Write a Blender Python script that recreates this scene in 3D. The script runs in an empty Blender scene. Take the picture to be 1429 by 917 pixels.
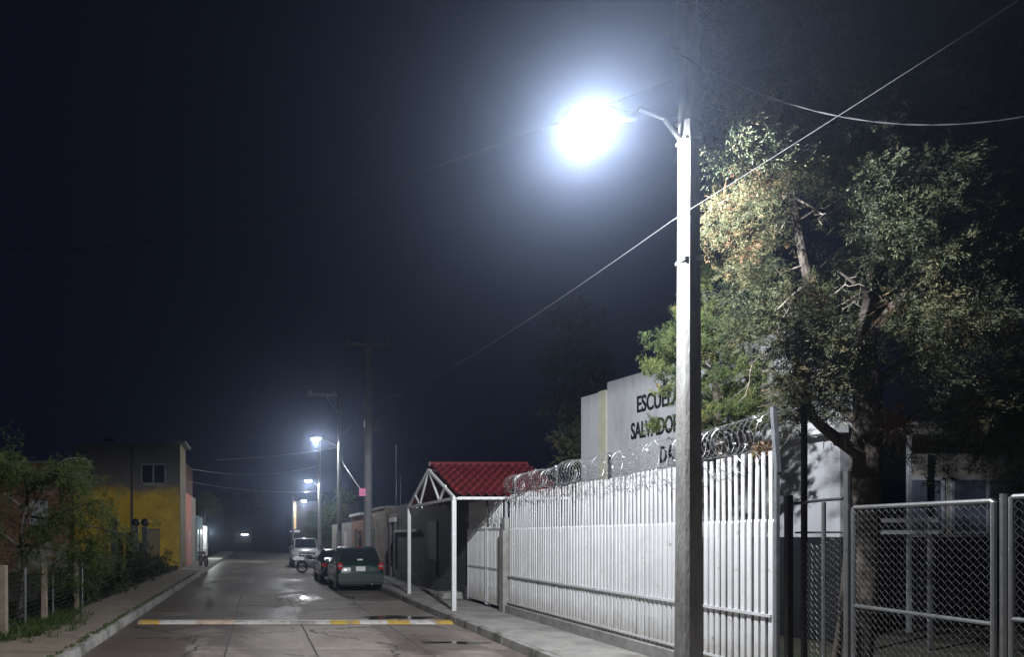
import bpy, bmesh, math, random
import numpy as np
from mathutils import Vector, Matrix

random.seed(7)
rng = np.random.default_rng(11)
PI = math.pi
S = bpy.context.scene
C = S.collection
EYE = 1.95

# ------------------------------------------------------------------ camera
cam_d = bpy.data.cameras.new("camera")
cam_d.sensor_width = 36.0
cam_d.lens = 36.0 * 1000 / 1429
cam_d.shift_x = (714.5 - 358) / 1429
cam_d.shift_y = (750 - 458.5) / 1429
cam_d.clip_start = 0.05
cam_d.clip_end = 600
cam = bpy.data.objects.new("camera", cam_d)
cam.location = (0, 0, EYE)
cam.rotation_euler = (PI / 2, 0, 0)
C.objects.link(cam)
S.camera = cam
# ------------------------------------------------------------------ world: night sky
W = bpy.data.worlds.new("World")
S.world = W
W.use_nodes = True
bg = W.node_tree.nodes["Background"]
bg.inputs[0].default_value = (0.0030, 0.0040, 0.0092, 1)
bg.inputs[1].default_value = 1.0
# ------------------------------------------------------------------ exposure and sampling
S.view_settings.view_transform = 'Standard'
S.view_settings.look = 'None'
S.view_settings.gamma = 1
S.view_settings.exposure = 0.0
S.render.engine = 'CYCLES'
S.cycles.use_denoising = True
S.cycles.max_bounces = 6
S.cycles.volume_bounces = 0
S.cycles.transparent_max_bounces = 8
S.cycles.sample_clamp_indirect = 4
S.cycles.caustics_reflective = False
S.cycles.caustics_refractive = False
HAZE_DENSITY = 0.00135
MAIN_W = 5600
FAR_W = 1200
LAMP = Vector((3.63, 7.74, 6.43))


def R(d):
    return math.radians(d)


def P(px, py, Y):
    """point of the place that the photograph shows at (px, py), standing Y metres away"""
    return Vector(((px - 358) * Y / 1000, Y, EYE + (750 - py) * Y / 1000))


# ------------------------------------------------------------------ materials
MATS = {}


def mat(name, col, rough=0.7, metal=0.0, var=0.25, scale=3.0, col2=None, c2lo=0.55, c2hi=0.7, c2scale=1.2,
        bump=0.0, bscale=40.0, base_dirt=None, emit=None, estr=0.0, spec=0.5, coat=0.0, stretch=None):
    if name in MATS:
        return MATS[name]
    m = bpy.data.materials.new(name)
    m.use_nodes = True
    nt = m.node_tree
    b = nt.nodes["Principled BSDF"]
    N, L = nt.nodes.new, nt.links.new
    b.inputs["Roughness"].default_value = rough
    b.inputs["Metallic"].default_value = metal
    b.inputs["Specular IOR Level"].default_value = spec
    b.inputs["Coat Weight"].default_value = coat
    tc = N("ShaderNodeTexCoord")
    vec = tc.outputs["Object"]
    if stretch:
        mp = N("ShaderNodeMapping")
        mp.inputs["Scale"].default_value = stretch
        L(vec, mp.inputs["Vector"])
        vec = mp.outputs["Vector"]
    n1 = N("ShaderNodeTexNoise")
    n1.inputs["Scale"].default_value = scale
    n1.inputs["Detail"].default_value = 8
    n1.inputs["Roughness"].default_value = 0.65
    L(vec, n1.inputs["Vector"])
    mr = N("ShaderNodeMapRange")
    mr.inputs["From Min"].default_value = 0.3
    mr.inputs["From Max"].default_value = 0.7
    mr.inputs["To Min"].default_value = 1 - var
    mr.inputs["To Max"].default_value = 1 + var * 0.6
    L(n1.outputs["Fac"], mr.inputs["Value"])
    mx = N("ShaderNodeMix")
    mx.data_type = 'RGBA'
    mx.blend_type = 'MULTIPLY'
    mx.inputs[0].default_value = 1
    mx.inputs[6].default_value = (*col, 1)
    L(mr.outputs[0], mx.inputs[7])
    out = mx.outputs[2]
    if col2:
        n2 = N("ShaderNodeTexNoise")
        n2.inputs["Scale"].default_value = c2scale
        n2.inputs["Detail"].default_value = 10
        n2.inputs["Roughness"].default_value = 0.7
        L(vec, n2.inputs["Vector"])
        m2 = N("ShaderNodeMapRange")
        m2.inputs["From Min"].default_value = c2lo
        m2.inputs["From Max"].default_value = c2hi
        L(n2.outputs["Fac"], m2.inputs["Value"])
        x2 = N("ShaderNodeMix")
        x2.data_type = 'RGBA'
        L(m2.outputs[0], x2.inputs[0])
        L(out, x2.inputs[6])
        x2.inputs[7].default_value = (*col2, 1)
        out = x2.outputs[2]
    if base_dirt:
        z0, z1, dc = base_dirt
        gp = N("ShaderNodeNewGeometry")
        sx = N("ShaderNodeSeparateXYZ")
        L(gp.outputs["Position"], sx.inputs[0])
        na = N("ShaderNodeTexNoise")
        na.inputs["Scale"].default_value = 5
        na.inputs["Detail"].default_value = 6
        L(gp.outputs["Position"], na.inputs["Vector"])
        ad = N("ShaderNodeMath")
        ad.operation = 'MULTIPLY_ADD'
        ad.inputs[1].default_value = -0.5
        L(na.outputs["Fac"], ad.inputs[0])
        L(sx.outputs[2], ad.inputs[2])
        dr = N("ShaderNodeMapRange")
        dr.inputs[1].default_value = z0 - 0.25
        dr.inputs[2].default_value = z1 - 0.25
        dr.inputs[3].default_value = 0.8
        dr.inputs[4].default_value = 0.0
        L(ad.outputs[0], dr.inputs[0])
        dm = N("ShaderNodeMix")
        dm.data_type = 'RGBA'
        L(dr.outputs[0], dm.inputs[0])
        L(out, dm.inputs[6])
        dm.inputs[7].default_value = (*dc, 1)
        out = dm.outputs[2]
    L(out, b.inputs["Base Color"])
    if bump:
        n3 = N("ShaderNodeTexNoise")
        n3.inputs["Scale"].default_value = bscale
        n3.inputs["Detail"].default_value = 6
        L(vec, n3.inputs["Vector"])
        bp = N("ShaderNodeBump")
        bp.inputs["Strength"].default_value = bump
        bp.inputs["Distance"].default_value = 0.02
        L(n3.outputs["Fac"], bp.inputs["Height"])
        L(bp.outputs[0], b.inputs["Normal"])
    if emit:
        b.inputs["Emission Color"].default_value = (*emit, 1)
        b.inputs["Emission Strength"].default_value = estr
    MATS[name] = m
    return m


def glass(name, col=(0.02, 0.025, 0.03), rough=0.08):
    return mat(name, col, rough, var=0.1, spec=0.6)


WHITE = mat("white_paint", (0.74, 0.75, 0.76), 0.5, var=0.10, scale=5, col2=(0.50, 0.47, 0.44), c2lo=0.58, c2hi=0.76, c2scale=2.5)
BARW = mat("white_bar_paint", (0.80, 0.81, 0.82), 0.5, var=0.14, scale=3, col2=(0.42, 0.33, 0.28), c2lo=0.58, c2hi=0.72, c2scale=6, base_dirt=(0.25, 0.75, (0.36, 0.31, 0.25)))
CONC = mat("concrete", (0.34, 0.335, 0.32), 0.9, var=0.3, scale=4, col2=(0.20, 0.19, 0.175), c2lo=0.5, c2hi=0.7, bump=0.4, bscale=60)
POLEC = mat("pole_concrete", (0.31, 0.305, 0.295), 0.9, var=0.35, scale=5, col2=(0.17, 0.16, 0.145), c2lo=0.48, c2hi=0.66, c2scale=3.2, bump=0.6, bscale=42, stretch=(1, 1, 0.22))
STEEL = mat("galvanised_steel", (0.24, 0.245, 0.25), 0.42, metal=0.75, var=0.2, scale=12)
WIRE = mat("galvanised_wire", (0.34, 0.345, 0.35), 0.38, metal=0.7, var=0.25, scale=12)
DARKST = mat("dark_steel", (0.06, 0.062, 0.07), 0.5, metal=0.4, var=0.3, scale=9, col2=(0.12, 0.07, 0.05), c2lo=0.58, c2hi=0.7, c2scale=6)
CABLE = mat("cable_grey", (0.06, 0.06, 0.064), 0.5, var=0.2)
BARK = mat("bark", (0.085, 0.07, 0.058), 0.95, var=0.5, scale=9, col2=(0.17, 0.155, 0.14), c2lo=0.55, c2hi=0.72, c2scale=14, bump=1.0, bscale=26, stretch=(1, 1, 0.25))
DEADW = mat("dead_wood", (0.21, 0.18, 0.155), 0.9, var=0.35, scale=16)
BLACKP = mat("black_plastic", (0.015, 0.015, 0.017), 0.5, var=0.2)
TYRE = mat("tyre_rubber", (0.012, 0.012, 0.012), 0.8, var=0.2)
CHROME = mat("alloy", (0.5, 0.5, 0.52), 0.25, metal=0.9, var=0.1)
REDL = mat("red_lens", (0.45, 0.01, 0.012), 0.15, var=0.05, spec=0.6)
PLATE = mat("plate_white", (0.82, 0.83, 0.80), 0.35, var=0.05)
CGLASS = glass("car_glass")
SIGNK = mat("black_letter_paint", (0.012, 0.012, 0.014), 0.5, var=0.1)
LENS = mat("lamp_lens", (0.9, 0.9, 0.9), 0.4, var=0.02, emit=(0.93, 0.96, 1.0), estr=55)
LENS.cycles.emission_sampling = 'NONE'
LENSF = mat("lamp_lens_far", (0.9, 0.9, 0.9), 0.4, var=0.02, emit=(0.93, 0.97, 1.0), estr=30)
LENSF.cycles.emission_sampling = 'NONE'


# ------------------------------------------------------------------ mesh builder
class MB:
    def __init__(self):
        self.v = []
        self.f = []

    def add(self, vs, fs):
        o = len(self.v)
        self.v += [tuple(p) for p in vs]
        self.f += [tuple(i + o for i in f) for f in fs]
        return self

    def box(self, x0, y0, z0, x1, y1, z1):
        return self.add([(x0, y0, z0), (x1, y0, z0), (x1, y1, z0), (x0, y1, z0), (x0, y0, z1), (x1, y0, z1), (x1, y1, z1), (x0, y1, z1)],
                        [(0, 3, 2, 1), (4, 5, 6, 7), (0, 1, 5, 4), (1, 2, 6, 5), (2, 3, 7, 6), (3, 0, 4, 7)])

    def taper(self, c0, s0, c1, s1):
        vs = []
        for c, s in ((c0, s0), (c1, s1)):
            for dx, dy in ((-1, -1), (1, -1), (1, 1), (-1, 1)):
                vs.append((c[0] + dx * s[0] / 2, c[1] + dy * s[1] / 2, c[2]))
        return self.add(vs, [(0, 3, 2, 1), (4, 5, 6, 7), (0, 1, 5, 4), (1, 2, 6, 5), (2, 3, 7, 6), (3, 0, 4, 7)])

    def bar(self, a, b, w, h=None):
        """square bar from a to b"""
        a, b = Vector(a), Vector(b)
        h = h or w
        d = (b - a).normalized()
        up = Vector((0, 0, 1)) if abs(d.z) < 0.95 else Vector((0, 1, 0))
        s = d.cross(up).normalized() * w / 2
        u = s.cross(d).normalized() * h / 2
        vs = [p + i * s + j * u for p in (a, b) for i, j in ((-1, -1), (1, -1), (1, 1), (-1, 1))]
        return self.add(vs, [(0, 3, 2, 1), (4, 5, 6, 7), (0, 1, 5, 4), (1, 2, 6, 5), (2, 3, 7, 6), (3, 0, 4, 7)])

    def tube(self, pts, r, n=6, cap=True):
        pts = [Vector(p) for p in pts]
        k = len(pts)
        rs = r if isinstance(r, (list, tuple)) else [r] * k
        vs, fs = [], []
        prev = None
        for i, p in enumerate(pts):
            d = (pts[min(i + 1, k - 1)] - pts[max(i - 1, 0)])
            d = d.normalized() if d.length > 1e-9 else Vector((0, 0, 1))
            if prev is None:
                up = Vector((0, 0, 1)) if abs(d.z) < 0.9 else Vector((1, 0, 0))
                s = d.cross(up).normalized()
            else:
                s = prev - d * prev.dot(d)
                s = s.normalized() if s.length > 1e-6 else d.cross(Vector((0.3, 0.5, 0.8))).normalized()
            prev = s
            u = d.cross(s)
            for j in range(n):
                a = 2 * PI * j / n
                vs.append(p + (s * math.cos(a) + u * math.sin(a)) * rs[i])
        for i in range(k - 1):
            for j in range(n):
                q = (j + 1) % n
                fs.append((i * n + j, i * n + q, (i + 1) * n + q, (i + 1) * n + j))
        if cap:
            fs.append(tuple(reversed(range(n))))
            fs.append(tuple((k - 1) * n + j for j in range(n)))
        return self.add(vs, fs)

    def lathe(self, prof, c, n=16, axis='z', sx=1.0, sy=1.0):
        vs, fs = [], []
        for r, h in prof:
            for j in range(n):
                a = 2 * PI * j / n
                x, y = r * math.cos(a) * sx, r * math.sin(a) * sy
                vs.append((c[0] + x, c[1] + y, c[2] + h) if axis == 'z' else ((c[0] + h, c[1] + x, c[2] + y) if axis == 'x' else (c[0] + x, c[1] + h, c[2] + y)))
        k = len(prof)
        for i in range(k - 1):
            for j in range(n):
                q = (j + 1) % n
                fs.append((i * n + j, i * n + q, (i + 1) * n + q, (i + 1) * n + j))
        fs.append(tuple(reversed(range(n))))
        fs.append(tuple((k - 1) * n + j for j in range(n)))
        return self.add(vs, fs)

    def sphere(self, c, r, n=12, sz=1.0):
        pr = [(max(1e-3, r * math.sin(PI * i / 8)), -r * sz * math.cos(PI * i / 8)) for i in range(9)]
        return self.lathe(pr, c, n)

    def prism(self, poly, axis, a, b):
        """poly in the two other axes, extruded along axis from a to b"""
        n = len(poly)

        def pt(p, t):
            return (t, p[0], p[1]) if axis == 'x' else ((p[0], t, p[1]) if axis == 'y' else (p[0], p[1], t))
        vs = [pt(p, a) for p in poly] + [pt(p, b) for p in poly]
        fs = [tuple(range(n)), tuple(reversed(range(n, 2 * n)))] + [(i, i + n, (i + 1) % n + n, (i + 1) % n) for i in range(n)]
        return self.add(vs, fs)

    def build(self, name, m, parent=None, local=False, bevel=0.0, smooth=False, fix=True):
        me = bpy.data.meshes.new(name)
        off = Vector((0, 0, 0))
        if parent is not None and not local:
            q = parent
            while q is not None:
                off += q.location
                q = q.parent
        me.from_pydata([tuple(Vector(p) - off) for p in self.v], [], self.f)
        me.materials.append(m)
        if fix:
            bm = bmesh.new()
            bm.from_mesh(me)
            bmesh.ops.recalc_face_normals(bm, faces=bm.faces)
            bm.to_mesh(me)
            bm.free()
        if smooth:
            me.shade_smooth()
            try:
                me.set_sharp_from_angle(angle=R(40))
            except Exception:
                pass
        o = bpy.data.objects.new(name, me)
        C.objects.link(o)
        if parent is not None:
            o.parent = parent
        if bevel:
            bv = o.modifiers.new("bevel", 'BEVEL')
            bv.width = bevel
            bv.segments = 2
            bv.limit_method = 'ANGLE'
        return o


def tag(o, label, cat, group=None):
    o["label"] = label
    o["category"] = cat
    if group:
        o["group"] = group
    return o


def thing(name, label, cat, loc=(0, 0, 0), rz=0.0, group=None):
    o = bpy.data.objects.new(name, None)
    o.empty_display_size = 0.3
    C.objects.link(o)
    o.location = loc
    o.rotation_euler = (0, 0, rz)
    return tag(o, label, cat, group)


def struct(o):
    o["kind"] = "structure"
    return o


def stuff(o):
    o["kind"] = "stuff"
    return o


# ================================================================== GROUND, ROAD, PAVEMENTS
def sheet(x0, y0, x1, y1, z, nx=1, ny=1):
    m = MB()
    vs = [(x0 + (x1 - x0) * i / nx, y0 + (y1 - y0) * j / ny, z) for j in range(ny + 1) for i in range(nx + 1)]
    fs = [(j * (nx + 1) + i, j * (nx + 1) + i + 1, (j + 1) * (nx + 1) + i + 1, (j + 1) * (nx + 1) + i) for j in range(ny) for i in range(nx)]
    return m.add(vs, fs)


DIRT = mat("dirt", (0.06, 0.05, 0.04), 0.95, var=0.4, scale=1.5, col2=(0.05, 0.06, 0.03), c2lo=0.45, c2hi=0.6, c2scale=0.8, bump=0.8, bscale=9)
struct(sheet(-70, -12, 70, 170, -0.02).build("ground", DIRT))

XL, XR = -2.86, 4.43      # kerb faces
XF = 6.0                  # fence line


def road_material():
    m = bpy.data.materials.new("road_concrete")
    m.use_nodes = True
    nt = m.node_tree
    N, L = nt.nodes.new, nt.links.new
    b = nt.nodes["Principled BSDF"]
    tc = N("ShaderNodeTexCoord")
    sep = N("ShaderNodeSeparateXYZ")
    L(tc.outputs["Object"], sep.inputs[0])

    def math_(op, a, bb=None, cc=None):
        n = N("ShaderNodeMath")
        n.operation = op
        for i, x in enumerate((a, bb, cc)):
            if x is None:
                continue
            if isinstance(x, (int, float)):
                n.inputs[i].default_value = x
            else:
                L(x, n.inputs[i])
        return n.outputs[0]

    def noise(scale, detail=8, rough=0.65, dist=0.0, st=None):
        n = N("ShaderNodeTexNoise")
        n.inputs["Scale"].default_value = scale
        n.inputs["Detail"].default_value = detail
        n.inputs["Roughness"].default_value = rough
        n.inputs["Distortion"].default_value = dist
        if st:
            mp = N("ShaderNodeMapping")
            mp.inputs["Scale"].default_value = st
            L(tc.outputs["Object"], mp.inputs[0])
            L(mp.outputs[0], n.inputs["Vector"])
        else:
            L(tc.outputs["Object"], n.inputs["Vector"])
        return n.outputs["Fac"]

    def rng_(v, a, c, lo=0.0, hi=1.0):
        n = N("ShaderNodeMapRange")
        n.inputs[1].default_value = a
        n.inputs[2].default_value = c
        n.inputs[3].default_value = lo
        n.inputs[4].default_value = hi
        L(v, n.inputs[0])
        return n.outputs[0]

    def mixc(f, a, c, mode='MIX'):
        n = N("ShaderNodeMix")
        n.data_type = 'RGBA'
        n.blend_type = mode
        L(f, n.inputs[0]) if not isinstance(f, (int, float)) else setattr(n.inputs[0], 'default_value', f)
        for i, x in ((6, a), (7, c)):
            if isinstance(x, tuple):
                n.inputs[i].default_value = (*x, 1)
            else:
                L(x, n.inputs[i])
        return n.outputs[2]

    wob = math_('MULTIPLY', math_('SUBTRACT', noise(1.7), 0.5), 0.05)
    x = math_('ADD', sep.outputs[0], wob)
    y = math_('ADD', sep.outputs[1], wob)
    j = None
    for x0 in (-0.52, 1.0, 2.9):
        d = math_('LESS_THAN', math_('ABSOLUTE', math_('SUBTRACT', x, x0)), 0.014 if x0 != 1.0 else 0.02)
        j = d if j is None else math_('MAXIMUM', j, d)
    ym = math_('PINGPONG', math_('SUBTRACT', y, 12.35), 2.1)
    j = math_('MAXIMUM', j, math_('LESS_THAN', ym, 0.018))
    vor = N("ShaderNodeTexVoronoi")
    vor.feature = 'DISTANCE_TO_EDGE'
    vor.inputs["Scale"].default_value = 0.33
    ad = N("ShaderNodeVectorMath")
    ad.operation = 'ADD'
    nz = N("ShaderNodeTexNoise")
    nz.inputs["Scale"].default_value = 2.2
    nz.inputs["Detail"].default_value = 6
    L(tc.outputs["Object"], nz.inputs["Vector"])
    sc = N("ShaderNodeVectorMath")
    sc.operation = 'SCALE'
    sc.inputs[3].default_value = 0.55
    L(nz.outputs["Color"], sc.inputs[0])
    L(tc.outputs["Object"], ad.inputs[0])
    L(sc.outputs[0], ad.inputs[1])
    L(ad.outputs[0], vor.inputs["Vector"])
    crack = math_('MULTIPLY', math_('LESS_THAN', vor.outputs["Distance"], 0.010), math_('GREATER_THAN', noise(0.35), 0.47))
    j = math_('MAXIMUM', j, crack)
    base = mixc(rng_(noise(0.55, 10, 0.7, 0.4), 0.32, 0.68), (0.165, 0.130, 0.110), (0.36, 0.315, 0.28))
    fine = rng_(noise(14, 8, 0.75), 0.3, 0.7, 0.66, 1.2)
    base = mixc(1.0, base, fine, 'MULTIPLY')
    slab = N("ShaderNodeTexWhiteNoise")
    slab.noise_dimensions = '2D'
    cmb = N("ShaderNodeCombineXYZ")
    L(math_('FLOOR', math_('DIVIDE', math_('ADD', x, 0.52), 1.52)), cmb.inputs[0])
    L(math_('FLOOR', math_('DIVIDE', math_('SUBTRACT', y, 12.35), 4.2)), cmb.inputs[1])
    L(cmb.outputs[0], slab.inputs["Vector"])
    base = mixc(1.0, base, rng_(slab.outputs["Value"], 0, 1, 0.72, 1.12), 'MULTIPLY')
    # damp: more of it on the left and behind the bump
    lean = rng_(sep.outputs[0], -2.8, 3.0, 0.20, -0.05)
    wet = rng_(math_('ADD', noise(0.42, 8, 0.62, 0.8, (1.0, 0.6, 1.0)), lean), 0.53, 0.63)
    base = mixc(math_('MULTIPLY', wet, 0.75), base, (0.075, 0.056, 0.05))
    stain = rng_(noise(1.6, 8, 0.7, 0.5, (0.6, 1.3, 1.0)), 0.6, 0.72)
    base = mixc(math_('MULTIPLY', stain, 0.75), base, (0.12, 0.10, 0.085))
    base = mixc(j, base, (0.05, 0.045, 0.04))
    L(base, b.inputs["Base Color"])
    L(rng_(wet, 0, 1, 0.75, 0.5), b.inputs["Roughness"])
    b.inputs["Specular IOR Level"].default_value = 0.35
    bp = N("ShaderNodeBump")
    bp.inputs["Strength"].default_value = 0.35
    bp.inputs["Distance"].default_value = 0.012
    L(math_('SUBTRACT', math_('MULTIPLY', noise(45, 6), 0.6), math_('MULTIPLY', j, 1.5)), bp.inputs["Height"])
    L(bp.outputs[0], b.inputs["Normal"])
    return m


struct(sheet(XL, -8, XR, 93, 0.0).build("road", road_material()))
SIDE = mat("sidewalk_concrete", (0.36, 0.345, 0.325), 0.85, var=0.3, scale=2.2, col2=(0.20, 0.185, 0.165), c2lo=0.5, c2hi=0.66, c2scale=0.9, bump=0.4, bscale=40)
SIDEL = mat("sidewalk_left_concrete", (0.24, 0.195, 0.15), 0.88, var=0.28, scale=2.0, col2=(0.15, 0.135, 0.10), c2lo=0.5, c2hi=0.64, c2scale=0.8, bump=0.4, bscale=40)
KERB = mat("kerb_concrete", (0.33, 0.32, 0.30), 0.85, var=0.3, scale=2.5, col2=(0.12, 0.115, 0.10), c2lo=0.48, c2hi=0.62, c2scale=1.1, bump=0.4, bscale=40)


def slabs(x0, x1, z, ys, gap, m, name):
    mb = MB()
    for a, b in zip(ys[:-1], ys[1:]):
        dz = random.uniform(-0.006, 0.006)
        mb.box(x0, a + gap, -0.1, x1, b - gap, z + dz)
    return struct(mb.build(name, m))


ys = [-8 + 2.4 * i for i in range(43)]
slabs(XR + 0.16, XF + 0.08, 0.15, ys, 0.006, SIDE, "pavement")
slabs(-4.45, XL - 0.16, 0.15, ys[:20] + [38.2], 0.006, SIDEL, "pavement")
slabs(-4.3, XL - 0.16, 0.17, [38.4 + 2.5 * i for i in range(22)], 0.006, SIDE, "pavement")


def kerb(x0, x1, lean, ys):
    mb = MB()
    for a, b in zip(ys[:-1], ys[1:]):
        dz = random.uniform(-0.006, 0.006)
        xa, xb = (x0, x1)
        poly = [(xa, -0.1), (xb, -0.1), (xb, 0.15 + dz), (xa, 0.15 + dz)]
        if lean < 0:
            poly[3] = (xa + 0.03, 0.15 + dz)
        else:
            poly[2] = (xb - 0.03, 0.15 + dz)
        mb.prism(poly, 'y', a + 0.007, b - 0.007)
    o = struct(mb.build("kerb", KERB, bevel=0.015))
    return o


kerb(XR, XR + 0.155, -1, [-8 + 1.5 * i for i in range(67)])
kerb(XL - 0.155, XL, 1, [-8 + 1.5 * i for i in range(67)])

# moss and weeds along the left kerb
MOSS = mat("moss", (0.045, 0.065, 0.02), 0.95, var=0.5, scale=8, bump=0.8, bscale=40)
mb = MB()
for i in range(420):
    y = random.uniform(9, 36)
    x = XL - 0.17 + random.gauss(0, 0.02) - (0.05 if random.random() < 0.2 else 0)
    h = random.uniform(0.01, 0.05)
    mb.taper((x, y, 0.14), (0.05, 0.12), (x + random.uniform(-.02, .02), y, 0.155 + h), (0.01, 0.02))
stuff(mb.build("moss", MOSS))

# ---- speed bump with worn yellow and white blocks
def bump_material():
    m = bpy.data.materials.new("bump_paint")
    m.use_nodes = True
    nt = m.node_tree
    N, L = nt.nodes.new, nt.links.new
    b = nt.nodes["Principled BSDF"]
    b.inputs["Roughness"].default_value = 0.6
    tc = N("ShaderNodeTexCoord")
    sep = N("ShaderNodeSeparateXYZ")
    L(tc.outputs["Object"], sep.inputs[0])
    mr = N("ShaderNodeMapRange")
    mr.inputs[1].default_value = -2.8
    mr.inputs[2].default_value = 4.4
    L(sep.outputs[0], mr.inputs[0])
    cr = N("ShaderNodeValToRGB")
    cr.color_ramp.interpolation = 'CONSTANT'
    Yc, Wc, G = (0.56, 0.36, 0.06, 1), (0.58, 0.57, 0.54, 1), (0.36, 0.33, 0.31, 1)
    stops = [(-2.8, Yc), (-2.2, Wc), (-1.42, (0.62, 0.47, 0.36, 1)), (-0.5, Wc), (0.28, (0.55, 0.5, 0.45, 1)), (0.72, G), (1.3, Wc),
             (1.62, Yc), (2.3, Wc), (2.92, Yc), (3.42, Wc), (4.0, Yc)]
    els = cr.color_ramp.elements
    while len(els) > 1:
        els.remove(els[-1])
    els[0].position = 0
    els[0].color = stops[0][1]
    for x, c in stops[1:]:
        e = els.new((x + 2.8) / 7.2)
        e.color = c
    L(mr.outputs[0], cr.inputs[0])
    n = N("ShaderNodeTexNoise")
    n.inputs["Scale"].default_value = 3.5
    n.inputs["Detail"].default_value = 12
    n.inputs["Roughness"].default_value = 0.75
    L(tc.outputs["Object"], n.inputs["Vector"])
    w = N("ShaderNodeMapRange")
    w.inputs[1].default_value = 0.46
    w.inputs[2].default_value = 0.62
    w.inputs[4].default_value = 0.85
    L(n.outputs["Fac"], w.inputs[0])
    mx = N("ShaderNodeMix")
    mx.data_type = 'RGBA'
    L(w.outputs[0], mx.inputs[0])
    L(cr.outputs[0], mx.inputs[6])
    mx.inputs[7].default_value = (0.24, 0.21, 0.19, 1)
    L(mx.outputs[2], b.inputs["Base Color"])
    return m


mb = MB()
prof = [(16.0, 0.0), (16.05, 0.035), (16.14, 0.06), (16.3, 0.065), (16.42, 0.045), (16.52, 0.0), (16.52, -0.05), (16.0, -0.05)]
mb.prism(prof, 'x', -2.66, 4.40)
tag(mb.build("speed_bump", bump_material()), "low speed bump with worn yellow and white painted blocks across the road", "speed bump")

WATER = mat("puddle_water", (0.03, 0.027, 0.025), 0.10, var=0.2, spec=0.4)


def puddle(cx, cy, rx, ry, seed, z=0.004):
    r = random.Random(seed)
    ph = [(r.uniform(0, 6.28), r.uniform(0.05, 0.22)) for _ in range(5)]
    vs = []
    for i in range(48):
        a = 2 * PI * i / 48
        k = 1 + sum(am * math.sin((n + 2) * a + p) for n, (p, am) in enumerate(ph))
        vs.append((cx + rx * k * math.cos(a), cy + ry * k * math.sin(a), z))
    o = MB().add(vs, [tuple(range(48))]).build("puddle", WATER)
    return struct(o)


puddle(3.35, 17.35, 0.75, 0.42, 3)
puddle(1.55, 23.0, 0.3, 0.45, 4)
puddle(3.7, 13.2, 0.6, 0.14, 12)


# ================================================================== MAIN STREET LAMP
def lamp_light(name, loc, watts, radius, parent, colour=(0.93, 0.96, 1.0), along=0.6, up=0.02):
    """one lamp with the light spread of a road lantern: almost nothing upward, most of it sideways along the street"""
    d = bpy.data.lights.new(name, 'POINT')
    d.energy = watts
    d.shadow_soft_size = radius
    d.color = colour
    d.use_nodes = True
    nt = d.node_tree
    N, L = nt.nodes.new, nt.links.new
    em = nt.nodes.get("Emission")
    tc = N("ShaderNodeTexCoord")
    sp = N("ShaderNodeSeparateXYZ")
    L(tc.outputs["Normal"], sp.inputs[0])
    mr = N("ShaderNodeMapRange")
    mr.inputs[1].default_value = 0.2
    mr.inputs[2].default_value = -1.0
    L(sp.outputs[2], mr.inputs[0])
    cr = N("ShaderNodeValToRGB")
    els = cr.color_ramp.elements
    k = 1 / 1.2
    els[0].position = 0.0
    els[0].color = (up, up, up, 1)
    els[1].position = 1.0
    els[1].color = (0.42, 0.42, 0.42, 1)
    for p, c in ((0.02, max(up, 0.02)), (0.10, max(up, 0.035)), (0.15, 0.07), (0.172, 0.30), (0.215, 0.95), (0.30, 1.0), (0.55, 0.7)):
        e = els.new(p)
        e.color = (c, c, c, 1)
    L(mr.outputs[0], cr.inputs[0])
    ab = N("ShaderNodeMath")
    ab.operation = 'ABSOLUTE'
    L(sp.outputs[1], ab.inputs[0])
    pw = N("ShaderNodeMath")
    pw.operation = 'POWER'
    pw.inputs[1].default_value = 3
    L(ab.outputs[0], pw.inputs[0])
    ma = N("ShaderNodeMath")
    ma.operation = 'MULTIPLY_ADD'
    ma.inputs[1].default_value = along
    ma.inputs[2].default_value = 1.0
    L(pw.outputs[0], ma.inputs[0])
    mu = N("ShaderNodeMath")
    mu.operation = 'MULTIPLY'
    L(cr.outputs[0], mu.inputs[0])
    L(ma.outputs[0], mu.inputs[1])
    L(mu.outputs[0], em.inputs["Strength"])
    o = bpy.data.objects.new(name, d)
    C.objects.link(o)
    o.location = Vector(loc) - parent.location
    o.parent = parent
    return o


px, py = 4.74, 7.86
t = thing("street_lamp", "tall tapered concrete lamp pole beside the white bar fence, its lantern glaring white", "street lamp", (px, py, 0.0))
mb = MB()
w0, w1, hz = 0.225, 0.12, 11.6


def chamf(w, c):
    h = w / 2
    return [(-h + c, -h), (h - c, -h), (h, -h + c), (h, h - c), (h - c, h), (-h + c, h), (-h, h - c), (-h, -h + c)]


vs = []
for i in range(25):
    z = hz * i / 24
    w = w0 + (w1 - w0) * i / 24
    ang = R(9)
    for a, b in chamf(w, 0.028):
        vs.append((px + a * math.cos(ang) - b * math.sin(ang), py + a * math.sin(ang) + b * math.cos(ang), z))
fs = [(i * 8 + j, i * 8 + (j + 1) % 8, (i + 1) * 8 + (j + 1) % 8, (i + 1) * 8 + j) for i in range(24) for j in range(8)]
fs += [tuple(reversed(range(8))), tuple(24 * 8 + j for j in range(8))]
mb.add(vs, fs)
mb.build("pole", POLEC, t)
for z in (4.98, 6.30, 6.52):
    w = w0 + (w1 - w0) * z / hz + 0.012
    MB().taper((px, py, z - 0.02), (w, w), (px, py, z + 0.02), (w, w)).build("steel_band", STEEL, t)
mb = MB()
mb.tube([(px - 0.08, py, 6.30), (px - 0.3, py - 0.05, 6.52), (px - 0.62, py - 0.14, 6.57), (LAMP.x + 0.44, LAMP.y, LAMP.z + 0.06)], 0.024, 8)
mb.build("arm", STEEL, t)
hd = MB()
hx, hy, hzz = LAMP.x, LAMP.y, LAMP.z
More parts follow.
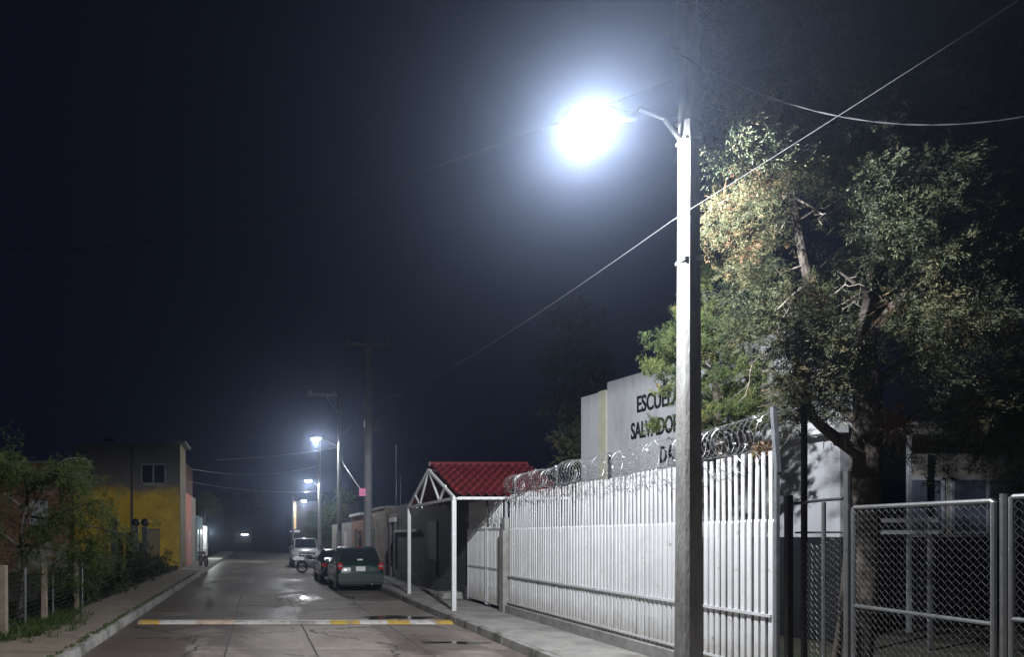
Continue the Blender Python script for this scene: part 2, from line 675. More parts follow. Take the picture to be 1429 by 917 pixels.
for_prof = [(-0.34, 0.05, 0.05), (-0.30, 0.12, 0.07), (-0.10, 0.165, 0.10), (0.12, 0.16, 0.11), (0.26, 0.10, 0.09), (0.36, 0.05, 0.06), (0.48, 0.035, 0.05)]
vs, fs = [], []
for xo, w_, h_ in for_prof:
    for j in range(16):
        a_ = 2 * PI * j / 16
        vs.append((hx + xo, hy + w_ * math.cos(a_), hzz + 0.05 + h_ * max(math.sin(a_), -0.35)))
for i in range(len(for_prof) - 1):
    for j in range(16):
        q_ = (j + 1) % 16
        fs.append((i * 16 + j, i * 16 + q_, (i + 1) * 16 + q_, (i + 1) * 16 + j))
fs += [tuple(reversed(range(16))), tuple((len(for_prof) - 1) * 16 + j for j in range(16))]
hd.add(vs, fs)
head = hd.build("lamp_head", mat("lantern_grey", (0.16, 0.165, 0.17), 0.45, var=0.1), t, smooth=True)
ln = MB()
ln.lathe([(0.215, 0.03), (0.21, -0.01), (0.17, -0.045), (0.10, -0.06), (0.02, -0.065)], (hx - 0.06, hy, hzz), 24, sx=1.1, sy=0.68)
ln.build("lens", LENS, head, smooth=True)
lamp_light("lamp_light", (LAMP.x - 0.06, LAMP.y, LAMP.z - 0.10), MAIN_W, 0.05, t, along=0.3, up=0.010)

# ================================================================== WHITE BAR FENCE
Y0, Y1 = 8.32, 17.05
f = thing("bar_fence", "long white fence of upright steel bars on a low concrete plinth", "fence", (XF, Y0, 0.15))
mb = MB()
mb.box(XF - 0.09, Y0 + 0.02, 0.0, XF + 0.10, Y1, 0.33)
mb.build("plinth", CONC, f, bevel=0.01)
PITCH = 0.121
nb = int((Y1 - Y0) / PITCH)
lo, hi = MB(), MB()
for i in range(nb):
    y = Y0 + 0.03 + i * PITCH
    t1 = random.uniform(-0.004, 0.004)
    # lower bar: a folded channel with a slanting cut top
    x0, x1 = XF - 0.014 + t1, XF + 0.006 + t1
    a, b = y - 0.036, y + 0.036
    zt = 2.165 + random.uniform(-0.006, 0.006)
    lo.add([(x0, a, 0.30), (x1, a, 0.30), (x1, b, 0.30), (x0, b, 0.30), (x0, a, zt - 0.045), (x1, a, zt - 0.01), (x1, b, zt + 0.015), (x0, b, zt - 0.02)],
           [(0, 3, 2, 1), (4, 5, 6, 7), (0, 1, 5, 4), (1, 2, 6, 5), (2, 3, 7, 6), (3, 0, 4, 7)])
    dx = random.uniform(-0.012, 0.012)
    zt = 2.955 + random.uniform(-0.008, 0.008) + 0.012 * math.sin(i * 0.35)
    hi.taper((XF - 0.002, y, 2.12), (0.016, 0.05), (XF + 0.0 + dx, y + random.uniform(-.006, .006), zt), (0.016, 0.048))
lo.build("lower_bars", BARW, f)
hi.build("upper_bars", BARW, f)
for z, s in ((0.40, 0.03), (1.03, 0.034)):
    mb = MB()
    mb.box(XF - 0.042, Y0, z - s / 2, XF - 0.019, Y1, z + s / 2)
    mb.build("rail", mat("rail_paint", (0.68, 0.69, 0.71), 0.5, var=0.2, scale=6), f)
for i, y in enumerate((10.3, 12.4, 14.6, 16.95)):
    mb = MB()
    mb.bar((XF + 0.11, y, 0.2), (XF + 0.11, y, 3.42), 0.045)
    mb.build("post", STEEL if i != 1 else DARKST, f)
mb = MB()
mb.bar((XF + 0.02, Y0 - 0.03, 0.15), (XF + 0.02, Y0 - 0.03, 2.9), 0.04)
mb.bar((XF + 0.03, Y0 - 0.03, 2.7), (XF - 0.02, Y0 - 0.03, 3.46), 0.05)
mb.build("end_post", mat("end_post_steel", (0.2, 0.21, 0.23), 0.5, var=0.3, scale=8, metal=0.3), f)

# concertina wire
RAZ = mat("razor_wire", (0.42, 0.43, 0.44), 0.35, metal=0.6, var=0.3, scale=5, col2=(0.28, 0.2, 0.15), c2lo=0.56, c2hi=0.68, c2scale=6)


def coil(ya, yb, zc, r, loops, seed, mb, barbs=True):
    q = random.Random(seed)
    n = loops * 22
    pts = []
    for i in range(n + 1):
        a = 2 * PI * i / 22
        k = 1 + 0.08 * math.sin(i * 0.013 + seed) + 0.05 * math.sin(i * 0.31)
        y = ya + (yb - ya) * i / n + 0.02 * math.sin(i * 0.05)
        pts.append((XF + 0.05 + r * k * math.cos(a), y, zc + r * k * math.sin(a) * 0.98 + 0.02 * math.sin(i * 0.02)))
    mb.tube(pts, 0.003, 4, cap=False)
    if barbs:
        for i in range(3, n, 3):
            p = Vector(pts[i])
            d = (Vector(pts[i]) - Vector(pts[i - 1])).normalized()
            s = d.cross(Vector((q.uniform(-1, 1), q.uniform(-1, 1), q.uniform(-1, 1)))).normalized()
            mb.add([p - d * 0.012 + s * 0.022, p + d * 0.012 + s * 0.018, p + d * 0.006 - s * 0.022, p - d * 0.006 - s * 0.02], [(0, 1, 2, 3)])


def straggle(ya, yb, zc, seed, mb, amp=0.09, x=XF - 0.045):
    q = random.Random(seed)
    y, pts = ya, []
    i = 0
    ph = q.uniform(0, 6)
    while y < yb:
        pts.append((x + 0.02 * math.sin(i * 1.3), y, zc + amp * math.sin(i * 0.62 + ph) + 0.04 * math.sin(i * 0.23)))
        y += 0.035 + 0.03 * math.cos(i * 0.62 + ph + 1.2)
        i += 1
    mb.tube(pts, 0.0035, 4, cap=False)


mb = MB()
coil(Y0 - 0.02, Y1 + 0.05, 3.19, 0.205, 74, 1, mb)
straggle(Y0 + 0.1, Y1, 2.86, 2, mb)
straggle(Y0 + 0.4, Y1, 2.78, 5, mb, 0.06)
mb.tube([(XF + 0.05, Y0, 3.40), (XF + 0.05, 12, 3.385), (XF + 0.05, Y1, 3.39)], 0.003, 4)
mb.tube([(XF + 0.05, Y0, 3.0), (XF + 0.05, 12, 2.99), (XF + 0.05, Y1, 3.0)], 0.003, 4)
tag(mb.build("razor_wire", RAZ, fix=False), "coil of razor wire running along the top of the long white bar fence", "razor wire")

# ---- pillar and entrance gate beside the canopy
mb = MB()
mb.box(XF - 0.13, 17.07, 0.0, XF + 0.13, 17.36, 2.12)
mb.box(XF - 0.08, 17.10, 2.12, XF + 0.1, 17.33, 2.42)
tag(mb.build("gate_pillar", CONC, bevel=0.015), "grey concrete pillar between the bar fence and the school entrance gate", "pillar")
g = thing("entrance_gate", "white barred school entrance gate under the red roofed canopy", "gate", (XF, 17.4, 0.15))
for a, b in ((17.42, 18.62), (18.68, 20.3)):
    mb = MB()
    n = int((b - a) / 0.105)
    for i in range(1, n):
        y = a + (b - a) * i / n
        mb.box(XF - 0.02, y - 0.027, 0.27, XF + 0.015, y + 0.027, 2.16)
        mb.box(XF + 0.0, y - 0.016, 2.16, XF + 0.02, y + 0.016, 2.9)
    mb.build("bars", BARW, g)
    mb = MB()
    for z in (0.27, 1.15, 2.16):
        mb.box(XF - 0.028, a, z - 0.025, XF + 0.028, b, z + 0.025)
    mb.box(XF - 0.032, a, 0.2, XF + 0.03, a + 0.055, 2.2)
    mb.box(XF - 0.032, b - 0.055, 0.2, XF + 0.03, b, 2.2)
    mb.build("leaf_frame", WHITE, g)
mb = MB()
for y in (17.40, 18.65, 20.33):
    mb.box(XF + 0.03, y - 0.03, 0.15, XF + 0.09, y + 0.03, 2.9)
mb.box(XF + 0.03, 17.4, 2.9, XF + 0.09, 20.36, 2.95)
mb.build("gate_frame", mat("gate_frame_paint", (0.5, 0.52, 0.55), 0.5, var=0.2), g)
mb = MB()
coil(17.1, 20.4, 2.62, 0.24, 12, 8, mb)
straggle(17.1, 20.4, 2.4, 12, mb, 0.12)
tag(mb.build("razor_wire", RAZ, fix=False), "dark tangle of razor wire hung over the barred entrance gate under the canopy", "razor wire")

# ================================================================== CANOPY WITH TILE ROOF
Ya, Yb, Ym = 17.55, 22.7, 20.1
XPOST, XBACK = 4.83, 7.6
ZE, ZR = 2.96, 3.98
cn = thing("entrance_canopy", "open gabled entrance canopy with wavy red tiled roof on white posts", "canopy", (5.4, Ym, 0.15))
for y in (Ya, Yb):
    mb = MB()
    mb.box(XPOST - 0.05, y - 0.05, 0.12, XPOST + 0.05, y + 0.05, ZE - 0.10)
    mb.build("post", WHITE, cn)
tr = MB()
tr.bar((XPOST, Ya - 0.05, ZE - 0.06), (XPOST, Yb + 0.05, ZE - 0.06), 0.07)
top = (XPOST, Ym, ZR - 0.14)
tr.bar((XPOST, Ya, ZE - 0.03), top, 0.06)
tr.bar((XPOST, Yb, ZE - 0.03), top, 0.06)
for (ya, yb, q) in ((Ym, 18.95, 0), (Ym, 21.2, 0), (18.3, 18.95, 0.36), (21.9, 21.2, 0.36)):
    za = ZR - 0.16 if q == 0 else ZE + 0.30
    tr.bar((XPOST, ya, za), (XPOST, yb, ZE - 0.05), 0.05)
tr.build("truss", WHITE, cn)
for y, z in ((Ya, ZE - 0.06), (Yb, ZE - 0.06), (Ym, ZR - 0.16)):
    MB().bar((XPOST + 0.06, y, z), (XBACK, y, z), 0.06).build("beam", WHITE, cn)


def tile_slope(ya, za, yb, zb):
    """S-profile tile sheet from the eave to the ridge"""
    mb = MB()
    nx, ny = 150, 48
    x0, x1 = XPOST + 0.04, XBACK
    L_ = math.hypot(yb - ya, zb - za)
    nrm = Vector((0, -(zb - za), (yb - ya))) / L_
    if nrm.z < 0:
        nrm = -nrm
    vs = []
    for j in range(ny + 1):
        tt = j / ny
        row = (tt * 8) % 1.0
        lift = 0.06 * (1 - row) if j < ny else 0
        for i in range(nx + 1):
            x = x0 + (x1 - x0) * i / nx
            h = 0.045 * math.sin(2 * PI * (x - x0) / 0.21) + lift
            vs.append((x, ya + (yb - ya) * tt + nrm.y * h, za + (zb - za) * tt + nrm.z * h))
    fs = [(j * (nx + 1) + i, j * (nx + 1) + i + 1, (j + 1) * (nx + 1) + i + 1, (j + 1) * (nx + 1) + i) for j in range(ny) for i in range(nx)]
    mb.add(vs, fs)
    return mb


REDT = mat("red_tile", (0.14, 0.018, 0.022), 0.42, var=0.45, scale=5, col2=(0.10, 0.022, 0.02), c2lo=0.5, c2hi=0.68, c2scale=3)
for ya, yb in ((Ya - 0.22, Ym), (Yb + 0.22, Ym)):
    o = tile_slope(ya, ZE - 0.02, yb, ZR).build("roof_tiles", REDT, cn, fix=False)
    sd = o.modifiers.new("thickness", 'SOLIDIFY')
    sd.thickness = 0.012
mb = MB()
mb.tube([(XPOST + 0.02, Ym, ZR + 0.02), (XBACK, Ym, ZR + 0.02)], 0.07, 10)
mb.build("ridge_cap", REDT, cn)
# eave fascia strip: thin white edge under the first tile row
mb = MB()
mb.box(XPOST + 0.04, Ya - 0.245, ZE - 0.085, XBACK, Ya - 0.225, ZE - 0.035)
mb.build("eave_trim", WHITE, cn)

# ================================================================== RIGHT-HAND WALL AND HOUSES BEYOND THE CANOPY
WALLG = mat("grey_wall", (0.115, 0.115, 0.12), 0.85, var=0.3, scale=1.2, col2=(0.10, 0.10, 0.11), c2lo=0.5, c2hi=0.66, c2scale=0.6, bump=0.2, bscale=25)
w = thing("boundary_wall", "tall grey rendered boundary wall beyond the canopy with pale ledge", "wall", (6.3, 26, 0.15))
MB().box(XF + 0.05, 20.42, 0.1, XF + 0.3, 30.9, 3.3).build("wall_face", WALLG, w)
MB().box(XF - 0.06, 26.6, 2.15, XF + 0.05, 31.0, 2.25).build("ledge", WHITE, w)
mb = MB()
mb.box(XF + 0.02, 24.0, 0.15, XF + 0.05, 25.6, 2.5)
mb.build("door", mat("door_blue_grey", (0.10, 0.12, 0.15), 0.55, var=0.2), w)
MB().box(XF - 0.02, 20.45, 0.1, XF + 0.045, 30.9, 0.55).build("wall_base", WALLG, w)

PLAST = mat("old_plaster", (0.36, 0.30, 0.24), 0.9, var=0.35, scale=1.4, col2=(0.20, 0.15, 0.11), c2lo=0.48, c2hi=0.62, c2scale=0.9, bump=0.3, bscale=20)
BRICKY = mat("brick_plaster", (0.38, 0.20, 0.12), 0.9, var=0.35, scale=3, col2=(0.24, 0.16, 0.11), c2lo=0.5, c2hi=0.65, bump=0.3, bscale=25)
DARKWOOD = mat("dark_doors", (0.035, 0.033, 0.034), 0.6, var=0.3)
h = thing("dark_gate", "dark metal double gate in a doorway beside the grey wall", "gate", (XF + 0.1, 32, 0.15))
MB().box(XF + 0.08, 31.0, 0.15, XF + 0.16, 33.4, 3.0).build("gate_panel", DARKWOOD, h)
mb = MB()
for y in (31.1, 32.2, 33.3):
    mb.box(XF + 0.0, y - 0.07, 0.15, XF + 0.08, y + 0.07, 2.6)
mb.build("gate_post", mat("gate_post_grey", (0.2, 0.19, 0.18), 0.7), h)
MB().box(XF - 0.05, 31.0, 2.62, XF + 0.08, 32.2, 2.8).build("sign_board", WHITE, h)
h = thing("plaster_house", "old plaster house with worn brown front beyond the dark gate", "house", (XF, 37, 0.15))
MB().box(XF, 33.5, 0.1, XF + 5, 38.6, 3.3).build("wall", PLAST, h)
MB().box(XF - 0.06, 33.5, 3.3, XF + 5, 38.6, 3.42).build("parapet", CONC, h)
MB().box(XF - 0.02, 36.4, 0.15, XF, 37.4, 2.4).build("door", DARKWOOD, h)
h = thing("brick_house", "orange brick house with a dark doorway and pale cornice behind the tall unlit pole", "house", (XF - 0.2, 41, 0.15))
MB().box(XF - 0.25, 38.7, 0.1, XF + 5, 43.4, 3.15).build("wall", BRICKY, h)
MB().box(XF - 0.4, 38.7, 3.15, XF + 5, 43.4, 3.3).build("cornice", WHITE, h)
MB().box(XF - 0.28, 41.0, 0.15, XF - 0.25, 42.1, 2.4).build("door", DARKWOOD, h)
MB().box(XF - 0.29, 39.3, 1.2, XF - 0.25, 40.1, 2.3).build("window", CGLASS, h)
h = thing("pale_house", "pale low house with a white door behind the parked white pickup", "house", (XF - 0.2, 49, 0.15))
MB().box(XF - 0.1, 44, 0.1, XF + 5, 56, 2.9).build("wall", mat("pale_plaster", (0.40, 0.39, 0.36), 0.85, var=0.3, scale=1), h)
MB().box(XF - 0.13, 47.0, 0.15, XF - 0.1, 48.1, 2.3).build("door", WHITE, h)
MB().box(XF - 0.13, 51, 1.1, XF - 0.1, 52.6, 2.2).build("window", CGLASS, h)
h = thing("corner_house", "tall far corner house with a pale upright sign on its edge", "house", (3.9, 92, 0))
MB().box(4.3, 84, 0, 12, 98, 6.2).build("wall", mat("far_plaster", (0.06, 0.055, 0.05), 0.9, var=0.3, scale=0.8), h)
MB().prism([(4.2, 2.9), (4.6, 2.9), (4.6, 6.1), (4.35, 6.1)], 'y', 83.0, 83.9).build("sign_board", mat("far_sign", (0.7, 0.5, 0.25), 0.6, emit=(1, 0.75, 0.4), estr=0.25), h)
MB().box(3.9, 82.6, 2.5, 5.0, 84, 2.75).build("awning", WHITE, h)

# antenna masts on the roofs
for (a, y0_, y1_, Y, lab) in ((553, 705, 622, 36, "tall thin antenna mast rising behind the canopy"), (559, 705, 664, 36.2, "short thin antenna mast next to a taller one")):
    b0, b1 = P(a, y0_, Y), P(a, y1_, Y)
    tag(MB().tube([(b0.x, b0.y, 3.3), b1], 0.02, 6).build("antenna_mast", STEEL), lab, "antenna")

# ================================================================== SCHOOL
cpt = Vector((9.06, 20.0, 0))
dv = Vector((0.2425, -0.9701, 0))           # along the sign wall towards the camera
nv = Vector((-0.9701, -0.2425, 0))          # out of the wall, towards the street
ang = math.atan2(dv.y, dv.x)
SCH = mat("school_wall", (0.57, 0.58, 0.61), 0.85, var=0.16, scale=1.6, col2=(0.36, 0.36, 0.36), c2lo=0.5, c2hi=0.72, c2scale=2.2, bump=0.2, bscale=30, stretch=(1, 1, 0.16))
DARKLOW = mat("lower_wall_dark", (0.011, 0.012, 0.017), 0.7, var=0.3, scale=2)  # near-black colour for the lower bands of the school walls
sc = thing("school_building", "grey school wall with black painted lettering behind the white fence", "school", (cpt.x, cpt.y, 0), ang)


def sbox(name, m, u0, u1, z0, z1, d0, d1, parent=sc):
    """box on the sign wall: u along it, d out of it (local y is minus the outward normal)"""
    mb = MB()
    mb.box(u0, -d1, z0, u1, -d0, z1)
    return mb.build(name, m, parent, local=True)


sbox("wall", SCH, 0.0, 7.0, 0.0, 5.85, -0.3, 0.0)
sbox("lower_wall", DARKLOW, 4.0, 7.0, 0.0, 1.95, -0.31, 0.01)
sbox("wall", SCH, 1.02, 7.0, 5.85, 6.06, -0.3, 0.003)
sbox("yellow_pilaster", mat("cream_yellow", (0.60, 0.585, 0.46), 0.8, var=0.15), 0.72, 1.0, 3.35, 5.87, 0.0, 0.035)
sbox("parapet_cap", WHITE, 5.2, 7.15, 3.86, 4.08, 0.0, 0.35)


def lettering(txt, u, z, h, w_, name="lettering"):
    cu = bpy.data.curves.new("t", 'FONT')
    cu.body = txt
    cu.size = 1.0
    cu.extrude = 0.012
    cu.offset = 0.012
    to = bpy.data.objects.new("t", cu)
    C.objects.link(to)
    dg = bpy.context.evaluated_depsgraph_get()
    me = bpy.data.meshes.new_from_object(to.evaluated_get(dg))
    bpy.data.objects.remove(to)
    co = np.empty(len(me.vertices) * 3)
    me.vertices.foreach_get("co", co)
    co = co.reshape(-1, 3)
    x0, x1 = co[:, 0].min(), co[:, 0].max()
    z0, z1 = co[:, 1].min(), co[:, 1].max()
    out = np.empty_like(co)
    out[:, 0] = u + (co[:, 0] - x0) / (x1 - x0) * w_
    out[:, 1] = -0.014 - co[:, 2]
    out[:, 2] = z + (co[:, 1] - z0) / (z1 - z0) * h
    me.vertices.foreach_set("co", out.ravel())
    me.name = name
    me.materials.clear()
    me.materials.append(SIGNK)
    bm = bmesh.new()
    bm.from_mesh(me)
    bmesh.ops.recalc_face_normals(bm, faces=bm.faces)
    bm.to_mesh(me)
    bm.free()
    o = bpy.data.objects.new(name, me)
    C.objects.link(o)
    o.parent = sc
    return o


lettering("ESCUELA", 2.08, 5.07, 0.42, 1.33)
lettering("SALVADOR", 1.88, 4.42, 0.42, 1.50)
lettering("DA", 2.81, 3.74, 0.40, 0.42)
lettering("O", 3.98, 3.74, 0.40, 0.22)

# classroom block behind the tree
cb = thing("classroom_building", "low dark classroom block with a row of windows behind the big tree", "building", (15, 15.6, 0))
Yc = 15.6
CLW = mat("classroom_wall", (0.34, 0.33, 0.30), 0.85, var=0.2, scale=1)
mb = MB()
mb.box(12.3, Yc, 1.95, 24, Yc + 0.3, 4.3)
mb.build("wall", CLW, cb)
mb = MB()
mb.box(12.3, Yc - 0.012, 0, 24, Yc + 0.3, 1.95)
mb.build("lower_wall", DARKLOW, cb)
mb = MB()
mb.box(12.2, Yc - 0.9, 4.06, 24.2, Yc + 4, 4.32)
mb.build("roof_slab", mat("roof_slab_paint", (0.55, 0.54, 0.50), 0.8, var=0.2), cb)
FR = mat("window_frame_grey", (0.35, 0.37, 0.42), 0.5, var=0.1)
CURT = mat("curtain", (0.10, 0.12, 0.17), 0.6, var=0.4, scale=4, stretch=(3.0, 1, 0.05))
for k in range(5):
    x0 = 13.35 + 1.75 * k
    fr = MB()
    for a, b, c, d in ((x0, 2.02, x0 + 0.06, 3.25), (x0 + 1.54, 2.02, x0 + 1.6, 3.25), (x0 + 0.77, 2.08, x0 + 0.83, 3.19), (x0, 3.19, x0 + 1.6, 3.25), (x0, 2.02, x0 + 1.6, 2.08)):
        fr.box(a, Yc - 0.04, b, c, Yc - 0.005, d)
    w_ = fr.build("window", FR, cb)
    MB().box(x0 + 0.03, Yc - 0.02, 2.05, x0 + 1.57, Yc - 0.003, 3.22).build("pane", CURT, w_)
MB().box(12.72, Yc - 0.03, 2.4, 12.95, Yc - 0.004, 3.35).build("lit_window", mat("lit_window", (0.6, 0.65, 0.8), 0.5, emit=(0.62, 0.70, 1.0), estr=0.75), cb)
MB().box(13.29, Yc - 1.0, 0, 13.35, Yc - 0.94, 4.06).build("column", mat("column_grey", (0.42, 0.43, 0.46), 0.7, var=0.2), cb)
# railing in the yard
rl = thing("yard_railing", "pale low horizontal railing in the school yard behind the chain link gate", "railing", (11.5, 12.4, 0))
for z in (2.2, 2.0):
    MB().box(10.55, 12.35, z, 11.75, 12.40, z + 0.07).build("rail", mat("pale_rail", (0.25, 0.25, 0.26), 0.6), rl)
for x in (10.6, 11.65):
    MB().box(x, 12.40, 0, x + 0.06, 12.45, 2.3).build("post", STEEL, rl)


# ================================================================== CHAIN LINK GATES ON THE RIGHT
def chain(ya, yb, za, zb, x, p=0.035, sag=0.0, r=0.0014):
    mb = MB()
    nw = int((yb - ya) / p)
    nk = int((zb - za) / p)
    q = random.Random(int(ya * 100))
    for i in range(nw):
        pts = []
        for k in range(nk + 1):
            odd = (k + i) % 2
            y = ya + (i + (1 if (k % 2) != (i % 2) else 0)) * p
            z = zb - k * p - sag * 0.5 * (1 - math.cos(2 * PI * (y - ya) / (yb - ya)))
            xx = x + 0.006 * math.sin(y * 5 + z * 3) + (0.002 if odd else -0.002)
            pts.append((xx, y + 0.004 * math.sin(z * 4 + i), z))
        mb.tube(pts, r, 3, cap=False)
    return mb


LINK = mat("chain_link_wire", (0.22, 0.22, 0.22), 0.45, metal=0.5, var=0.3, scale=3)
GX = XF


def gate_leaf(ya, yb, zt, label, zmid=1.22, slope=0.0):
    g = thing("chain_link_gate", label, "gate", (GX, (ya + yb) / 2, 0.15), group="chain link gate leaves beside the bar fence")
    mb = MB()
    r = 0.022
    mb.tube([(GX, ya, 0.2), (GX, ya, zt), (GX, ya + 0.015, zt + 0.01), (GX, yb - 0.015, zt + 0.01 + slope), (GX, yb, zt + slope), (GX, yb, 0.2)], r, 8)
    mb.tube([(GX, ya, zmid), (GX, yb, zmid + 0.02)], r * 0.85, 8)
    mb.tube([(GX, ya, 0.25), (GX, yb, 0.25)], r, 8)
    mb.build("frame", STEEL, g)
    chain(ya + 0.02, yb - 0.02, 0.27, zt - 0.02, GX - 0.01).build("mesh_panel", LINK, g, fix=False)
    return g


gate_leaf(5.83, 7.20, 2.235, "chain link gate leaf in a pipe frame, directly right of the steel post", zmid=1.24)
gate_leaf(4.35, 5.69, 2.26, "chain link gate leaf cut off by the right edge of the photo", zmid=1.28)
for y, z, lab in ((7.30, 2.62, "slim grey steel gate post left of the first chain link leaf"), (5.76, 2.3, "short steel gate post between the two chain link leaves")):
    tag(MB().tube([(GX + 0.02, y, 0.0), (GX + 0.02, y, z)], 0.034, 10).build("gate_post", STEEL), lab, "post")
pn = thing("chain_link_fence", "narrow slack chain link panel between the bar fence and the gate", "fence", (GX, 7.7, 0.15))
mb = MB()
mb.tube([(GX, 8.04, 2.32), (GX, 7.7, 2.34), (GX, 7.33, 2.345)], 0.017, 8)
mb.build("top_rail", DARKST, pn)
MB().tube([(GX, 7.58, 0.1), (GX, 7.58, 2.32)], 0.02, 8).build("stay", STEEL, pn)
chain(7.34, 8.03, 0.1, 1.98, GX, sag=0.12).build("mesh_panel", LINK, pn, fix=False)
mb = MB()
mb.tube([(GX + 0.05, 8.04, 2.0), (GX + 0.05, 7.33, 2.0)], 0.012, 6)
mb.build("lower_rail", DARKST, pn)
st = thing("steel_post", "pair of tall dark angle iron posts at the end of the bar fence", "post", (GX, 8.1, 0.15))
MB().box(GX - 0.03, 8.05, 0.0, GX + 0.03, 8.11, 2.42).build("short_post", DARKST, st)
MB().box(GX + 0.03, 7.90, 0.0, GX + 0.075, 7.94, 3.42).build("tall_post", DARKST, st)
mb = MB()
mb.tube([(GX + 0.05, 8.02, 3.02), (GX + 0.05, 7.92, 3.06), (GX + 0.06, 7.74, 3.03)], 0.008, 6)
mb.build("cross_wire", WIRE, st)


# ================================================================== FOLIAGE AND TREES
def leaf_material(name, cols, transl=0.25, rough=0.6):
    m = bpy.data.materials.new(name)
    m.use_nodes = True
    nt = m.node_tree
    N, L = nt.nodes.new, nt.links.new
    b = nt.nodes["Principled BSDF"]
    out = nt.nodes["Material Output"]
    at = N("ShaderNodeAttribute")
    at.attribute_name = "tone"
    cr = N("ShaderNodeValToRGB")
    els = cr.color_ramp.elements
    els[0].position, els[0].color = cols[0][0], (*cols[0][1], 1)
    els[1].position, els[1].color = cols[-1][0], (*cols[-1][1], 1)
    for p, c in cols[1:-1]:
        e = els.new(p)
        e.color = (*c, 1)
    L(at.outputs["Fac"], cr.inputs[0])
    L(cr.outputs[0], b.inputs["Base Color"])
    b.inputs["Roughness"].default_value = rough
    b.inputs["Specular IOR Level"].default_value = 0.3
    tr = N("ShaderNodeBsdfTranslucent")
    L(cr.outputs[0], tr.inputs[0])
    mx = N("ShaderNodeMixShader")
    mx.inputs[0].default_value = transl
    L(b.outputs[0], mx.inputs[1])
    L(tr.outputs[0], mx.inputs[2])
    L(mx.outputs[0], out.inputs["Surface"])
    return m


def foliage(name, clumps, per, ll, lw, m, parent, up=0.3, out=0.6, flat=1.0, tone_j=0.12, shell=0.45, sprig=0):
    """leaf sprays through each clump's volume; clump = (x, y, z, r, tone); with sprig > 0 the leaves sit along short ragged twigs"""
    V, T = [], []
    for (cx, cy, cz, r, tone) in clumps:
        n = max(8, int(per * (r / 0.4) ** 2))
        cc = np.array([cx, cy, cz])
        tj = rng.normal(size=n) * tone_j
        if sprig:
            k = max(4, n // sprig)
            n = k * sprig
            d = rng.normal(size=(k, 3))
            d /= np.linalg.norm(d, axis=1)[:, None]
            o0 = cc + d * (r * 0.75 * rng.random(k) ** 0.6)[:, None] * np.array([1, 1, flat])
            ax = d * out + rng.normal(size=(k, 3)) * 0.45 + np.array([0, 0, up])
            ax /= np.linalg.norm(ax, axis=1)[:, None]
            Ls = r * (0.45 + 0.75 * rng.random(k))
            tt = rng.random((k, sprig)) ** 0.8
            wid = (1.0 - tt) * 0.30 + 0.11
            pos = o0[:, None, :] + ax[:, None, :] * (tt * Ls[:, None])[:, :, None] + rng.normal(size=(k, sprig, 3)) * (wid * Ls[:, None])[:, :, None] * 0.5
            ax = ax[:, None, :] * 0.9 + rng.normal(size=(k, sprig, 3)) * 0.42
            pos, ax = pos.reshape(-1, 3), ax.reshape(-1, 3)
            tj = np.repeat(rng.normal(size=k) * tone_j, sprig) + rng.normal(size=n) * tone_j * 0.4
        else:
            d = rng.normal(size=(n, 3))
            d /= np.linalg.norm(d, axis=1)[:, None]
            rad = r * (shell + (1 - shell) * rng.random(n)) * (0.75 + 0.45 * np.sin(d[:, 0] * 4 + cx * 9) * np.cos(d[:, 2] * 5 + cy * 7) ** 2 + 0.15)
            pos = d * rad[:, None] * np.array([1, 1, flat]) + cc
            ax = d * out + rng.normal(size=(n, 3)) * 0.55 + np.array([0, 0, up])
        ax /= np.linalg.norm(ax, axis=1)[:, None]
        sd = np.cross(ax, rng.normal(size=(n, 3)))
        sd /= np.linalg.norm(sd, axis=1)[:, None] + 1e-9
        L_ = ll * (0.55 + 0.9 * rng.random(n))[:, None]
        W_ = lw * (0.6 + 0.8 * rng.random(n))[:, None]
        a = pos
        q = np.stack([a - ax * L_ * 0.1, a + ax * L_ * 0.45 + sd * W_ * 0.5, a + ax * L_, a + ax * L_ * 0.5 - sd * W_ * 0.5], 1)
        V.append(q.reshape(-1, 3))
        T.append(np.clip(tone + tj, 0, 1))
    V = np.concatenate(V)
    T = np.concatenate(T)
    off = Vector((0, 0, 0))
    q = parent
    while q is not None:
        off += q.location
        q = q.parent
    V = V - np.array(off)
    nf = len(T)
    me = bpy.data.meshes.new(name)
    me.vertices.add(nf * 4)
    me.vertices.foreach_set("co", V.astype(np.float32).ravel())
    me.loops.add(nf * 4)
    me.loops.foreach_set("vertex_index", np.arange(nf * 4, dtype=np.int32))
    me.polygons.add(nf)
    me.polygons.foreach_set("loop_start", (np.arange(nf) * 4).astype(np.int32))
    me.polygons.foreach_set("loop_total", np.full(nf, 4, np.int32))
    me.update()
    at = me.attributes.new("tone", 'FLOAT', 'FACE')
    at.data.foreach_set("value", T.astype(np.float32))
    me.materials.append(m)
    me.validate()
    o = bpy.data.objects.new(name, me)
    C.objects.link(o)
    if parent:
        o.parent = parent
    return o


def crook(a, b, n, amp, seed):
    q = random.Random(seed)
    a, b = Vector(a), Vector(b)
    pts = []
    for i in range(n + 1):
        k = i / n
        p = a.lerp(b, k)
        if 0 < i < n:
            p += Vector((q.uniform(-amp, amp), q.uniform(-amp, amp), q.uniform(-amp, amp)))
        pts.append(p)
    return pts


def smooth_path(ps, sub=5):
    ps = [Vector(p) for p in ps]
    out = []
    for i in range(len(ps) - 1):
        p0, p1, p2, p3 = ps[max(i - 1, 0)], ps[i], ps[i + 1], ps[min(i + 2, len(ps) - 1)]
        for k in range(sub):
            tt = k / sub
            out.append(0.5 * ((2 * p1) + (p2 - p0) * tt + (2 * p0 - 5 * p1 + 4 * p2 - p3) * tt ** 2 + (-p0 + 3 * p1 - 3 * p2 + p3) * tt ** 3))
    out.append(ps[-1])
    return out


